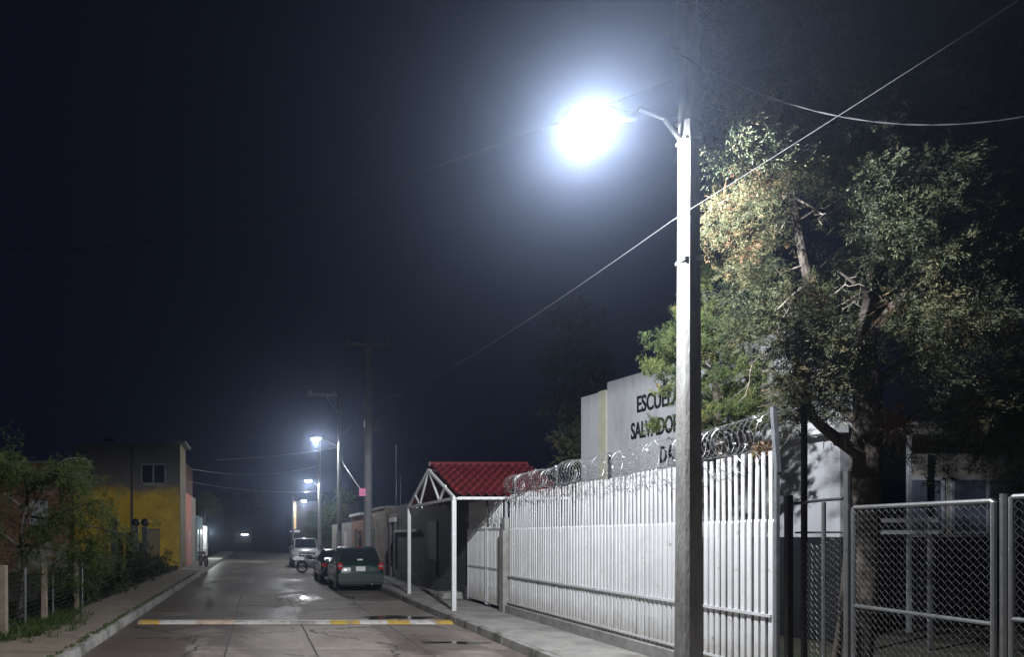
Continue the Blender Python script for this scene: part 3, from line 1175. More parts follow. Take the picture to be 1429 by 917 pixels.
def limb(mb, ps, r0, r1, n=9, sub=5):
    pts = smooth_path(ps, sub)
    k = len(pts) - 1
    mb.tube(pts, [r0 + (r1 - r0) * (i / k) ** 0.8 for i in range(k + 1)], n)
    return pts


JUN = leaf_material("juniper_leaf", [(0.0, (0.024, 0.036, 0.020)), (0.35, (0.046, 0.060, 0.030)), (0.65, (0.095, 0.096, 0.046)), (0.85, (0.15, 0.118, 0.058)), (1.0, (0.20, 0.10, 0.055))], 0.15)
GREEN = leaf_material("bright_juniper_leaf", [(0.0, (0.04, 0.06, 0.024)), (0.5, (0.10, 0.135, 0.045)), (0.85, (0.17, 0.19, 0.06)), (1.0, (0.24, 0.17, 0.08))], 0.22)

# ---- the big juniper behind the gate
TY = 9.1
bt = thing("juniper_tree", "huge gnarled dark juniper towering behind the chain link gate", "tree", tuple(P(1190, 960, TY)))
tb = MB()


def Q(a, b, dy=0.0):
    return P(a, b, TY + dy)


main = limb(tb, [Q(1176, 980), Q(1192, 900), Q(1203, 760), Q(1208, 640), Q(1212, 560), Q(1206, 490, .1), Q(1218, 420, .2), Q(1232, 320, .3), Q(1238, 180, .4), Q(1225, 20, .5), Q(1232, -140, .5)], 0.23, 0.05, 12)
limbs = [
    ([Q(1210, 520), Q(1160, 470, -.2), Q(1128, 390, -.3), Q(1108, 290, -.4), Q(1096, 210, -.5), Q(1070, 90, -.5)], 0.075, 0.02),
    ([Q(1208, 640), Q(1165, 610, -.2), Q(1130, 575, -.3), Q(1118, 520, -.4), Q(1085, 470, -.6)], 0.085, 0.02),
    ([Q(1210, 600), Q(1160, 560, .3), Q(1110, 545, .5), Q(1060, 500, .6)], 0.07, 0.02),
    ([Q(1208, 480), Q(1250, 425, -.3), Q(1300, 372, -.4), Q(1350, 330, -.5), Q(1420, 270, -.5)], 0.075, 0.02),
    ([Q(1212, 540), Q(1270, 500, .3), Q(1330, 470, .5), Q(1410, 460, .6)], 0.07, 0.02),
    ([Q(1232, 330, .3), Q(1290, 230, .2), Q(1340, 120, .1), Q(1380, -20, 0)], 0.07, 0.02),
    ([Q(1236, 220, .4), Q(1170, 130, .1), Q(1110, 40, -.1), Q(1060, -60, -.2)], 0.06, 0.02),
    ([Q(1216, 430, .2), Q(1190, 340, 0), Q(1180, 240, -.1), Q(1182, 130, -.1)], 0.04, 0.012),
    ([Q(1209, 600), Q(1260, 590, -.2), Q(1310, 560, -.4), Q(1380, 560, -.5)], 0.05, 0.015),
]
lp = []
for i, (ps, a, b) in enumerate(limbs):
    lp.append(limb(tb, ps, a, b, 8))
tb.build("trunk", BARK, bt, smooth=True)
dw = MB()
q = random.Random(4)
for i in range(150):
    src = q.choice(lp + [main[22:]])
    p = q.choice(src[4:])
    L_ = q.uniform(0.25, 0.8)
    d = Vector((q.uniform(-1, 0.8), q.uniform(-1.0, 0.4), q.uniform(-1.0, 0.6))).normalized()
    pts = crook(p, p + d * L_, 5, 0.05, i)
    dw.tube(pts, [0.011 * (1 - k / 6) + 0.002 for k in range(6)], 4)
    if q.random() < 0.6:
        e = pts[3]
        d2 = (d + Vector((q.uniform(-1, 1), q.uniform(-1, 1), q.uniform(-1, .3)))).normalized()
        dw.tube(crook(e, e + d2 * L_ * 0.6, 4, 0.04, i + 500), [0.006, 0.005, 0.004, 0.003, 0.002], 4)
for ps in ([(1262, 372), (1280, 395), (1300, 398)], [(1192, 395), (1172, 380)], [(1120, 400), (1085, 432)], [(1255, 380), (1275, 360), (1310, 352)]):
    pts = smooth_path([Q(a, b, -.75) for a, b in ps], 4)
    dw.tube(pts, [0.02 - 0.014 * k / (len(pts) - 1) for k in range(len(pts))], 5)
stuff(dw.build("dead_twigs", DEADW, bt))
cl = []
q = random.Random(21)


def fill(x0, x1, y0, y1, n, dy, r, tone, tj=0.12, TYc=None):
    for _ in range(n):
        p = P(q.uniform(x0, x1), q.uniform(y0, y1), (TYc or TY) + q.uniform(*dy))
        cl.append((p.x, p.y, p.z, q.uniform(*r), min(1, max(0, q.gauss(tone, tj)))))


fill(1005, 1095, 230, 300, 22, (-0.9, 0.3), (0.14, 0.26), 0.66)
fill(995, 1060, 270, 385, 18, (-0.8, 0.3), (0.13, 0.24), 0.66)
fill(1050, 1105, 300, 350, 6, (-0.6, 0.4), (0.12, 0.24), 0.55)
fill(1020, 1075, 350, 470, 16, (0.4, 1.2), (0.18, 0.30), 0.3)
fill(1195, 1325, 225, 375, 54, (-1.5, -0.2), (0.14, 0.30), 0.36)
fill(1110, 1200, 205, 250, 12, (-0.8, 0.4), (0.16, 0.30), 0.5)
fill(1075, 1185, 395, 460, 20, (-1.1, -0.2), (0.12, 0.25), 0.48)
fill(1080, 1190, 455, 575, 50, (-1.3, -0.3), (0.14, 0.30), 0.48)
fill(1078, 1130, 540, 580, 6, (-0.8, -0.2), (0.12, 0.2), 0.75)
fill(1260, 1400, 378, 470, 30, (-1.5, -0.5), (0.14, 0.28), 0.5)
fill(1320, 1460, 215, 400, 60, (-1.3, 0.1), (0.18, 0.34), 0.4)
fill(1280, 1460, 450, 590, 50, (-1.2, 0.5), (0.16, 0.32), 0.42)
fill(1300, 1460, 560, 680, 26, (-0.5, 0.6), (0.16, 0.32), 0.38)
fill(1235, 1290, 560, 610, 6, (-1.0, 0.0), (0.12, 0.22), 0.7)
fill(1000, 1440, 100, 240, 70, (-1.3, 0.7), (0.22, 0.42), 0.42)
fill(1000, 1450, -60, 110, 80, (-1.3, 0.7), (0.26, 0.46), 0.4)
fill(1030, 1440, -240, -50, 44, (-0.7, 0.9), (0.3, 0.5), 0.38)
fill(1120, 1320, 250, 520, 34, (0.6, 1.5), (0.22, 0.38), 0.32)
fill(1450, 1640, -100, 600, 50, (-1.2, 0.7), (0.3, 0.5), 0.4)
foliage("crown", cl, 2900, 0.034, 0.0075, JUN, bt, up=-0.12, out=0.75, sprig=44, tone_j=0.12)
# hanging brown dead sprays
cl = []
fill(1235, 1262, 560, 610, 5, (-0.7, -0.3), (0.10, 0.16), 0.95, 0.03)
fill(1190, 1255, 400, 440, 2, (-0.7, -0.3), (0.08, 0.16), 0.92, 0.04)
fill(1000, 1015, 280, 305, 2, (-0.8, -0.6), (0.06, 0.1), 0.98, 0.02)
foliage("dry_sprays", cl, 300, 0.12, 0.018, JUN, bt, up=-0.8, out=0.3)

# ---- the brighter young juniper before the school sign
yt = thing("juniper_tree", "smaller bright green juniper between the white fence and the lettered school wall", "tree", tuple(P(1000, 900, 12.2)))
tb = MB()
y2 = 12.2
limb(tb, [P(1005, 905, y2), P(1008, 700, y2), P(1000, 560, y2), P(990, 460, y2), P(975, 370, y2)], 0.10, 0.02, 8)
for a, b in (((1004, 600), (950, 560)), ((1000, 560), (1050, 520)), ((996, 520), (940, 490)), ((1005, 620), (1060, 590)), ((990, 470), (1010, 420)), ((1004, 600), (925, 600))):
    limb(tb, [P(*a, y2), P((a[0] + b[0]) / 2, (a[1] + b[1]) / 2 - 4, y2 - .1), P(*b, y2 - .25)], 0.04, 0.01, 6)
tb.build("trunk", BARK, yt)
cl = []
for x0, x1, ya, yb, n in ((955, 995, 375, 440, 16), (940, 1000, 430, 490, 24), (908, 1000, 470, 525, 44), (948, 1070, 520, 590, 52), (1000, 1080, 450, 530, 22), (985, 1070, 560, 605, 22), (922, 945, 530, 556, 6), (908, 926, 586, 602, 4), (960, 1010, 380, 460, 12)):
    fill(x0, x1, ya, yb, n, (-0.7, 0.6), (0.09, 0.20), 0.5, 0.16, y2)
foliage("crown", cl, 3000, 0.042, 0.0095, GREEN, yt, up=0.9, out=0.6, sprig=48, tone_j=0.12)

# ---- dark conifer beyond the school wall
dt = thing("conifer_tree", "dim tall conifer behind the far end of the lettered school wall", "tree", tuple(P(800, 830, 24)))
tb = MB()
limb(tb, [P(805, 825, 24), P(806, 600, 24), P(808, 420, 24)], 0.2, 0.03, 8)
tb.build("trunk", BARK, dt)
cl = []
fill(785, 835, 430, 520, 16, (-0.8, 0.8), (0.35, 0.6), 0.35, 0.1, 24)
fill(780, 840, 500, 640, 26, (-0.8, 0.8), (0.4, 0.7), 0.35, 0.1, 24)
fill(782, 812, 610, 645, 6, (-1.4, -0.6), (0.25, 0.4), 0.5, 0.1, 24)
foliage("crown", cl, 240, 0.16, 0.05, JUN, dt, up=0.5, sprig=24)

# ---- feathery tree on the left, over the wire fence
MESQ = leaf_material("feathery_leaf", [(0.0, (0.025, 0.042, 0.014)), (0.5, (0.06, 0.095, 0.025)), (1.0, (0.115, 0.14, 0.038))], 0.35)
mt = thing("feathery_tree", "wide feathery green tree leaning over the wire fence on the left", "tree", tuple(P(40, 860, 15.5)))
tb = MB()
y3 = 15.6
trunk_pts = limb(tb, [P(28, 862, y3), P(34, 790, y3), P(30, 740, y3), P(38, 700, y3), P(34, 655, y3)], 0.10, 0.025, 8)
mtips = []
for k, (a, m_, b) in enumerate((((34, 780), (80, 720), (140, 700)), ((31, 740), (80, 650), (120, 640)), ((34, 710), (-20, 670), (-60, 640)), ((38, 690), (80, 660), (110, 660)), ((34, 760), (90, 770), (150, 780)), ((34, 770), (-10, 740), (-60, 750)), ((36, 670), (20, 650), (0, 640)), ((34, 720), (100, 730), (175, 745)))):
    pts = limb(tb, [P(*a, y3), P(*m_, y3 - .3), P(*b, y3 + (k % 3 - 1) * .7)], 0.04, 0.008, 6)
    mtips += pts[3:]
q = random.Random(33)
twigs = []
for i in range(240):
    p = q.choice(mtips)
    d = Vector((q.uniform(-1, 1), q.uniform(-1, 1), q.uniform(-0.9, 0.7))).normalized()
    if p.z > 3.2:
        d.z = -abs(d.z)
    pts = crook(p, p + d * q.uniform(0.3, 0.8), 5, 0.05, i)
    tb.tube(pts, [0.006, 0.005, 0.004, 0.004, 0.003, 0.002], 4)
    twigs.append(pts)
tb.build("trunk", BARK, mt)
cl = []
for tw in twigs:
    for p in tw[1:]:
        if q.random() < 0.62:
            cl.append((p.x + q.gauss(0, .06), p.y + q.gauss(0, .06), p.z + q.gauss(0, .06), q.uniform(0.10, 0.20), min(1, max(0, q.gauss(0.5, 0.16)))))
fill(-40, 125, 640, 825, 150, (-1.0, 1.2), (0.14, 0.28), 0.45, 0.15, y3)
fill(90, 155, 700, 815, 50, (-0.6, 1.4), (0.10, 0.20), 0.5, 0.15, y3)
fill(-60, 60, 580, 660, 50, (-0.7, 1.0), (0.12, 0.24), 0.3, 0.12, y3)
cl = [c for c in cl if c[2] < P(0, (645 if c[0] > -5.2 else 615) + 16 * math.sin(c[0] * 5), y3).z]
foliage("crown", cl, 900, 0.045, 0.008, MESQ, mt, up=-0.25, out=0.7, sprig=22, tone_j=0.15)

# dark hedge along the left yard, and weeds
HEDGE = leaf_material("hedge_leaf", [(0.0, (0.018, 0.028, 0.012)), (0.6, (0.045, 0.06, 0.022)), (1.0, (0.08, 0.075, 0.035))], 0.2)
hg = thing("hedge", "dark overgrown hedge beside the left pavement before the yellow house", "hedge", (-4.9, 24, 0))
cl = []
q = random.Random(9)
for i in range(150):
    y = q.uniform(19, 36)
    cl.append((-4.85 + q.gauss(0, .32), y, abs(q.gauss(0.45, 0.32)) + 0.1, q.uniform(0.18, 0.36), q.gauss(0.3, 0.2)))
foliage("foliage", cl, 260, 0.09, 0.035, HEDGE, hg, sprig=16)
for i in range(24):
    y = 19.3 + 16.5 * i / 23
    MB().tube(crook((-4.95, y, 0), (-4.9 + q.uniform(-.3, .3), y + q.uniform(-.3, .3), 1.1), 4, .06, i), [0.02, 0.016, 0.012, 0.008, 0.004], 5).build("stem", BARK, hg)

GRASS = leaf_material("grass_blade", [(0.0, (0.03, 0.055, 0.014)), (0.6, (0.06, 0.10, 0.024)), (1.0, (0.13, 0.13, 0.05))], 0.3)
cl = []
q = random.Random(13)
for i in range(230):
    y = q.uniform(12.2, 19.5)
    x = q.uniform(-6.6, -4.42) + (0.18 * math.sin(y * 2) if y < 17 else 0)
    cl.append((x, y, 0.10, q.uniform(0.14, 0.25), q.gauss(0.45, 0.2)))
for i in range(130):
    y = q.uniform(12.2, 17)
    cl.append((-4.62 + abs(q.gauss(0, .30)) * (1.3 + 0.4 * math.sin(y * 3)), y, 0.14, q.uniform(0.10, 0.2), q.gauss(0.5, 0.2)))
for i in range(24):
    cl.append((-4.3 + q.uniform(-.1, .35), q.uniform(12.4, 16), 0.13, q.uniform(0.05, 0.10), q.gauss(0.5, 0.2)))
stuff(foliage("grass", cl, 200, 0.13, 0.012, GRASS, None, up=1.2, out=0.3, flat=0.45))
# ground sheet under the grass verge
struct(sheet(-12, 8, -4.46, 38, 0.06).build("verge", DIRT))

# ================================================================== LEFT WIRE FENCE
lf = thing("wire_fence", "low wire mesh fence under the feathery tree on the left", "fence", (-4.6, 15, 0.1))
LPOST = mat("old_post_concrete", (0.25, 0.205, 0.155), 0.9, var=0.3, scale=4, bump=0.4)
for y, w_, hh in ((12.75, 0.135, 1.35), (15.2, 0.12, 1.3), (17.9, 0.12, 1.3)):
    MB().taper((-4.5, y, 0.0), (w_, w_), (-4.5, y, hh + 0.1), (w_ * .85, w_ * .85)).build("post", LPOST, lf, bevel=0.01)
for y in (14.0, 15.9, 18.6):
    MB().tube([(-4.52, y, 0.0), (-4.52, y, 1.35)], 0.028, 8).build("pipe_post", STEEL, lf)
mb = MB()
for k in range(14):
    z = 0.15 + k * 0.09
    mb.tube([(-4.54, 11.2, z), (-4.54, 15, z - 0.015), (-4.54, 18.9, z)], 0.003, 4, cap=False)
for k in range(86):
    y = 11.2 + k * 0.09
    mb.tube([(-4.54, y, 0.12), (-4.54, y, 1.32)], 0.0022, 3, cap=False)
mb.build("mesh_panel", DARKST, lf, fix=False)

# ================================================================== LEFT HOUSES
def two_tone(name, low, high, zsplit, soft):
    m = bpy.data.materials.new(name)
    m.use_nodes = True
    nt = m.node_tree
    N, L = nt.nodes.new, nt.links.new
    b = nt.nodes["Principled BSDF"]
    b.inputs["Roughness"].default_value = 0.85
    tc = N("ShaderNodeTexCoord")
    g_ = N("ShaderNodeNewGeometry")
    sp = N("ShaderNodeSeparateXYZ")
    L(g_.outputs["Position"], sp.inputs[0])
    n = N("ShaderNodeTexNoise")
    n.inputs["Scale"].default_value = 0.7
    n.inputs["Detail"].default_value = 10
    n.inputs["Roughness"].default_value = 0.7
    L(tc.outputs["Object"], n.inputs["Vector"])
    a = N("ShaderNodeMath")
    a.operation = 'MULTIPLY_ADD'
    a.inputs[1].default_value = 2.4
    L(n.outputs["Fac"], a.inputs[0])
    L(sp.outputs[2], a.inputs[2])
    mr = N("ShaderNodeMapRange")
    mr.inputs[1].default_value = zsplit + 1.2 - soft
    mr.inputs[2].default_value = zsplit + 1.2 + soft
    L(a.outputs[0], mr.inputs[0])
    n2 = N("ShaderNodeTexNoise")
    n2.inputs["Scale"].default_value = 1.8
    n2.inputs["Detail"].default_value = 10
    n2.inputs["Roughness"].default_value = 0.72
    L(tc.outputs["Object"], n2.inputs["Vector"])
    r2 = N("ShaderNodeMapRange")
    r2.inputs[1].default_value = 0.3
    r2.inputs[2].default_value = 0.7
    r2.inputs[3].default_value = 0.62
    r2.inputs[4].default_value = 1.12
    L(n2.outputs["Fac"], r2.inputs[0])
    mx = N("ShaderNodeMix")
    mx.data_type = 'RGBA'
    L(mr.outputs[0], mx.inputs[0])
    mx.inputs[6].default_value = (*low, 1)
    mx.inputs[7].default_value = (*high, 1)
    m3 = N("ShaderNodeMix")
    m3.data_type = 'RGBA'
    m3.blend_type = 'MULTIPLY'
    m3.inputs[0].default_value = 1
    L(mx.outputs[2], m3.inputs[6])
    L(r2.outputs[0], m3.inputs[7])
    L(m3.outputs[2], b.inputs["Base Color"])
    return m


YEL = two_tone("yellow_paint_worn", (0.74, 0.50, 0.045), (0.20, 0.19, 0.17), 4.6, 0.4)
yh = thing("yellow_house", "two storey house, yellow below and bare grey above, on the left", "house", (-7.2, 41.5, 0))
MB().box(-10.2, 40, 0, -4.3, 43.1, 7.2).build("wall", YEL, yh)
MB().box(-4.297, 40.02, 0.1, -4.26, 43.1, 7.15).build("front_wall", mat("beige_front", (0.19, 0.165, 0.11), 0.85, var=0.3, scale=1), yh)
MB().box(-4.7, 39.7, 7.2, -3.95, 43.1, 7.32).build("roof_ledge", CONC, yh)
MB().box(-7.02, 39.93, 0.3, -6.9, 40.0, 7.1).build("drain_pipe", mat("dark_pipe", (0.05, 0.05, 0.05), 0.6), yh)
wf = MB()
x0, x1, z0, z1 = -6.45, -5.05, 4.9, 6.05
for a, b, c, d in ((x0, z0, x0 + .08, z1), (x1 - .08, z0, x1, z1), ((x0 + x1) / 2 - .04, z0 + .08, (x0 + x1) / 2 + .04, z1 - .08), (x0, z1 - .08, x1, z1), (x0, z0, x1, z0 + .08)):
    wf.box(a, 39.93, b, c, 39.99, d)
wn = wf.build("window", mat("alu_frame", (0.34, 0.35, 0.36), 0.5), yh)
MB().box(x0 + .03, 39.955, z0 + .03, x1 - .03, 39.985, z1 - .03).build("pane", CGLASS, wn)
MB().box(-6.55, 39.85, 4.8, -4.95, 39.99, 4.88).build("window_sill", CONC, yh)
MB().box(-6.75, 39.9, 1.3, -6.45, 39.99, 1.75).build("meter_box", mat("meter_grey", (0.3, 0.3, 0.3), 0.5), yh)
MB().box(-10.1, 39.9, 0, -4.35, 39.99, 0.35).build("base_course", mat("dark_base", (0.08, 0.07, 0.06), 0.9), yh)
mb = MB()
mb.lathe([(0.05, 0.0), (0.2, 0.04), (0.36, 0.12), (0.40, 0.16)], (-8.4, 41, 7.4), 16)
mb.tube([(-8.4, 41, 7.15), (-8.4, 41, 7.42)], 0.03, 6)
tag(mb.build("satellite_dish", STEEL), "small satellite dish on the roof of the two storey yellow house", "satellite dish")

lh = thing("brick_house", "low brick house with pale patched walls behind the feathery tree", "house", (-13, 40, 0))
MB().box(-19, 38.5, 0, -10.3, 44, 5.9).build("wall", mat("brick_patchy", (0.36, 0.20, 0.13), 0.9, var=0.35, scale=3, col2=(0.42, 0.40, 0.38), c2lo=0.52, c2hi=0.58, c2scale=0.5), lh)
MB().box(-19.1, 38.4, 5.9, -10.22, 44, 6.05).build("parapet", CONC, lh)
MB().box(-12.2, 38.46, 2.6, -11.2, 38.49, 3.9).build("window", WHITE, lh)

PINK = mat("salmon_paint", (0.62, 0.24, 0.18), 0.8, var=0.2, scale=2)
ph = thing("salmon_house", "salmon pink house front next to the yellow house, bare brick above", "house", (-5, 45, 0))
MB().box(-9, 43.2, 0.1, -4.28, 47.2, 4.65).build("wall", PINK, ph)
MB().box(-9, 43.2, 4.65, -4.5, 50.4, 6.7).build("upper_wall", mat("bare_brick", (0.12, 0.065, 0.05), 0.9, var=0.35, scale=4), ph)
MB().box(-9, 47.2, 0.1, -4.29, 50.4, 4.65).build("side_wall", mat("grey_patch", (0.36, 0.30, 0.26), 0.9, var=0.35, scale=2), ph)
MB().box(-4.28, 44.4, 0.15, -4.25, 45.5, 2.3).build("door", mat("pale_pink_door", (0.55, 0.32, 0.28), 0.6), ph)
th = thing("teal_house", "low teal painted house front with pale windows", "house", (-5, 53.5, 0))
MB().box(-9, 50.5, 0.1, -4.27, 56.8, 3.5).build("wall", mat("teal_paint", (0.05, 0.13, 0.16), 0.8, var=0.25, scale=2), th)
for y in (51.5, 54.2):
    w_ = MB().box(-4.27, y, 0.9, -4.24, y + 1.0, 2.5).build("window", WHITE, th)
wh = thing("white_house", "small white house front glowing under its porch light", "house", (-5, 61, 0))
MB().box(-9, 56.9, 0.1, -4.25, 62.2, 2.85).build("wall", mat("white_wall", (0.78, 0.78, 0.77), 0.7, var=0.08), wh)
MB().box(-4.25, 58.6, 0.15, -4.22, 59.5, 2.2).build("door", mat("grey_door", (0.4, 0.42, 0.44), 0.6), wh)
MB().box(-4.25, 57.6, 2.45, -4.05, 57.9, 2.62).build("porch_lamp", mat("porch_lens", (0.9, 0.9, 0.9), 0.4, emit=(0.95, 1.0, 0.96), estr=25), wh)
d = bpy.data.lights.new("porch_light", 'POINT')
d.energy = 300
d.shadow_soft_size = 0.06
d.color = (0.93, 1.0, 0.95)
o = bpy.data.objects.new("porch_light", d)
C.objects.link(o)
o.location = Vector((-3.85, 59.2, 2.4)) - wh.location
o.parent = wh

# yard gate and lamp pillars before the yellow house
yg = thing("yard_gate", "dark iron yard gate with tall posts before the yellow wall", "gate", (-5, 36, 0))
for x, Y in ((-5.9, 35), (-5.45, 35), (-6.55, 33)):
    MB().box(x - 0.13, Y - 0.13, 0, x + 0.13, Y + 0.13, 2.45).build("post", DARKST, yg)
    MB().sphere((x, Y, 2.66), 0.2, 12).build("ball_cap", BLACKP, yg, smooth=True)
mb = MB()
for i in range(12):
    x = -5.3 + 0.05 * i
    mb.box(x, 34.98, 0.1, x + 0.03, 35.02, 2.3)
mb.box(-5.32, 34.97, 2.3, -4.7, 35.03, 2.36)
mb.build("bars", DARKST, yg)

# small palm and bushes farther on
pt = thing("palm_tree", "small dim palm behind the glowing white house", "tree", tuple(P(285, 780, 66)))
tb = MB()
limb(tb, [P(286, 778, 66), P(285, 740, 66), P(286, 712, 66)], 0.16, 0.12, 8)
tb.build("trunk", BARK, pt)
cl = []
q = random.Random(3)
for k in range(16):
    a = k * 2.4
    for s in range(5):
        rr = 0.25 + 0.26 * s
        c0 = P(286, 708, 66)
        cl.append((c0.x + rr * math.cos(a), c0.y + rr * math.sin(a), c0.z + 0.6 + 0.5 * math.sin(k) - 0.12 * s * s * 0.5, 0.22, 0.5))
foliage("crown", cl, 120, 0.4, 0.07, MESQ, pt, up=0.2)
for k, (a, b, Y, s, lab) in enumerate(((455, 725, 64, 1.3, "round bush beside the farther street lamps"), (466, 728, 58, 1.1, "bright bush at the foot of the lit lamp pole"), (447, 730, 72, 1.2, "dim bush behind the parked white pickup"))):
    bsh = thing("bush", lab, "bush", tuple(P(a, 778, Y)))
    tb = MB()
    g0 = P(a, 778, Y)
    tb.tube([(g0.x, g0.y, 0), P(a, b, Y)], [0.08, 0.03], 6)
    tb.build("stem", BARK, bsh)
    cl = []
    for i in range(26):
        c0 = P(a, b, Y)
        cl.append((c0.x + q.gauss(0, .5 * s), c0.y + q.gauss(0, .5 * s), c0.z + q.gauss(0, .8 * s), q.uniform(.35, .55), 0.5))
    foliage("foliage", cl, 60, 0.3, 0.12, MESQ, bsh)

# far end of the street
fh = thing("far_house", "dark far house closing the street with a small lit porch tube", "house", (-2, 104, 0))
FARW = mat("far_dark_wall", (0.05, 0.048, 0.046), 0.9, var=0.3, scale=0.5)
MB().box(-30, 104, 0, 4.2, 112, 5.2).build("wall", FARW, fh)
MB().box(-3.2, 103.93, 0.1, 0.4, 104.0, 3.0).build("gate", DARKWOOD, fh)
mb = MB()
for i in range(10):
    mb.box(-3.1 + 0.25 * i, 103.86, 1.2, -3.04 + 0.25 * i, 103.92, 2.5)
mb.build("bars", STEEL, fh)
MB().box(-2.2, 103.2, 2.25, -1.2, 103.32, 2.36).build("tube_lamp", mat("tube_lens", (0.9, 0.9, 0.9), 0.4, emit=(0.75, 0.85, 1), estr=14), fh)
ft = thing("distant_tree", "dark tree mass at the far end of the street behind the dark house", "tree", (-8, 112, 0))
MB().tube([(-8, 114, 0), (-8, 114, 6)], [0.4, 0.2], 8).build("trunk", BARK, ft)
cl = []
for i in range(60):
    cl.append((q.uniform(-17, 2), q.uniform(112.5, 118), q.uniform(4, 8.5), q.uniform(1, 1.8), 0.3))
foliage("crown", cl, 14, 0.8, 0.4, HEDGE, ft)


# ================================================================== POLES, FAR LAMPS, WIRES
def far_lamp(pole_x, Y, zp, lx, lz, lab, watts, r0=0.15, arm=True):
    t = thing("street_lamp", lab, "street lamp", (pole_x, Y, 0), group="street lamps farther down the road")
    MB().tube([(pole_x, Y, 0), (pole_x, Y, zp)], [r0, r0 * 0.62], 10).build("pole", POLEC, t, smooth=True)
    mb = MB()
    za = lz - 0.55
    mb.tube([(pole_x, Y, za), (pole_x + (lx - pole_x) * 0.5, Y, lz - 0.12), (lx + (pole_x - lx) * 0.18, Y, lz + 0.06)], 0.035, 6)
    mb.build("arm", STEEL, t)
    hd = MB().lathe([(0.03, 0.14), (0.16, 0.10), (0.24, 0.02), (0.23, 0.0)], (lx, Y, lz), 14, sx=1.3)
    hd = hd.build("lamp_head", MATS["lantern_grey"], t, smooth=True)
    MB().lathe([(0.22, 0.0), (0.19, -0.08), (0.10, -0.13), (0.02, -0.14)], (lx, Y, lz - 0.002), 14, sx=1.3).build("lens", LENSF, hd, smooth=True)
    lamp_light("lamp_light", (lx, Y, lz - 0.2), watts, 0.05, t, along=0.4)
    return t


l1 = P(441, 612, 41)
la = far_lamp(4.74, 41, 10.35, l1.x, l1.z, "lit street lamp on a tall pole with a crossarm behind the green car", FAR_W)
mb = MB()
mb.box(2.95, 40.93, 10.02, 4.9, 41.07, 10.16)
mb.bar((4.0, 41, 10.0), (4.68, 41, 9.0), 0.05)
for x in (3.05, 4.45, 4.8):
    mb.lathe([(0.03, 0.0), (0.06, 0.05), (0.05, 0.15), (0.03, 0.2)], (x, 41, 10.16), 8)
mb.build("crossarm", mat("crossarm_grey", (0.42, 0.42, 0.42), 0.8, var=0.2), la)
l2 = P(430, 671, 54)
far_lamp(4.75, 54, 9.4, l2.x, l2.z, "lit street lamp on a plain pole, middle of the three distant lamps", FAR_W, 0.16)
l3 = P(424, 699, 80)
far_lamp(4.05, 80, 6.6, l3.x, l3.z, "farthest small street lamp, its arm reaching right from the pole", FAR_W * 0.7)

pc = thing("utility_pole", "tall unlit utility pole with a crossarm, right of the lit lamp pole", "utility pole", (4.74, 30.3, 0))
Y = 30.3
MB().tube([(4.7, Y, 0), (4.74, Y, 10.35)], [0.19, 0.13], 10).build("pole", mat("dark_pole", (0.32, 0.32, 0.33), 0.9, var=0.2, scale=3), pc, smooth=True)
mb = MB()
mb.box(3.72, Y - 0.2, 10.02, 5.62, Y - 0.1, 10.14)
for x in (3.8, 4.74, 5.55):
    mb.lathe([(0.03, 0.0), (0.07, 0.05), (0.05, 0.16), (0.03, 0.2)], (x, Y - 0.15, 10.14), 8)
mb.build("crossarm", MATS["dark_pole"], pc)
mb = MB()
mb.lathe([(0.14, 0.0), (0.17, 0.04), (0.17, 0.46), (0.12, 0.52)], (5.02, Y - 0.1, 6.45), 12)
mb.box(4.55, Y - 0.22, 6.6, 4.62, Y + 0.1, 6.9)
mb.build("transformer", mat("transformer_grey", (0.24, 0.17, 0.18), 0.5, var=0.1), pc)
b0, b1 = P(501, 692, 30), P(510, 682, 30)
tag(MB().box(b0.x, 29.94, b0.z - 0.02, b1.x, 30.0, b1.z).build("pink_sign", mat("pink_panel", (0.75, 0.2, 0.42), 0.5, emit=(1, 0.25, 0.5), estr=0.25)), "small square pink sign fixed to the unlit utility pole", "sign")


def span(a, b, sag, r, lab, n=24, twist=0.0, m=CABLE):
    a, b = Vector(a), Vector(b)
    mb = MB()
    if twist:
        for ph in (0.0, PI):
            pts = []
            N_ = n * 5
            for i in range(N_ + 1):
                k = i / N_
                p = a.lerp(b, k)
                p.z -= sag * 4 * k * (1 - k)
                w = ph + k * (b - a).length / twist * 2 * PI
                pts.append(p + Vector((0.35 * math.cos(w), math.cos(w) * 0.5, math.sin(w))) * r * 1.1)
            mb.tube(pts, r, 5)
    else:
        pts = []
        for i in range(n + 1):
            k = i / n
            p = a.lerp(b, k)
            p.z -= sag * 4 * k * (1 - k)
            pts.append(p)
        mb.tube(pts, r, 5)
    return tag(mb.build("overhead_cable", m, fix=False), lab, "cable")


pole_at = lambda y_: P(938, y_, 7.86)
span(pole_at(308), pole_at(308) + (P(1320, 58, 6.4) - pole_at(308)) * 2.6, 0.05, 0.0042, "straight taut cable slanting up right from the bright lamp pole", m=WIRE)
span(pole_at(308), (4.7, 30.2, 7.6), 0.35, 0.006, "thin dark cable from the lamp pole to the unlit utility pole")
span(P(944, 72, 7.8), P(1560, 130, 6.2), 0.50, 0.0034, "twisted sagging cable before the upper crown of the juniper", twist=0.5)
span(P(940, 110, 7.86), P(-150, 300, 26), 1.55, 0.0045, "long thin cable sagging over the street to the left houses", twist=1.6)
span(P(470, 625, 41), P(300, 642, 40), 0.12, 0.014, "bright cable from the lit far lamp pole to the yellow house", m=WIRE)
span(P(447, 686, 54), P(262, 672, 47), 0.3, 0.012, "cable across the far street to the salmon house", m=WIRE)
span(P(446, 650, 54), P(268, 655, 48), 0.5, 0.012, "upper far cable crossing the street above another", m=WIRE)
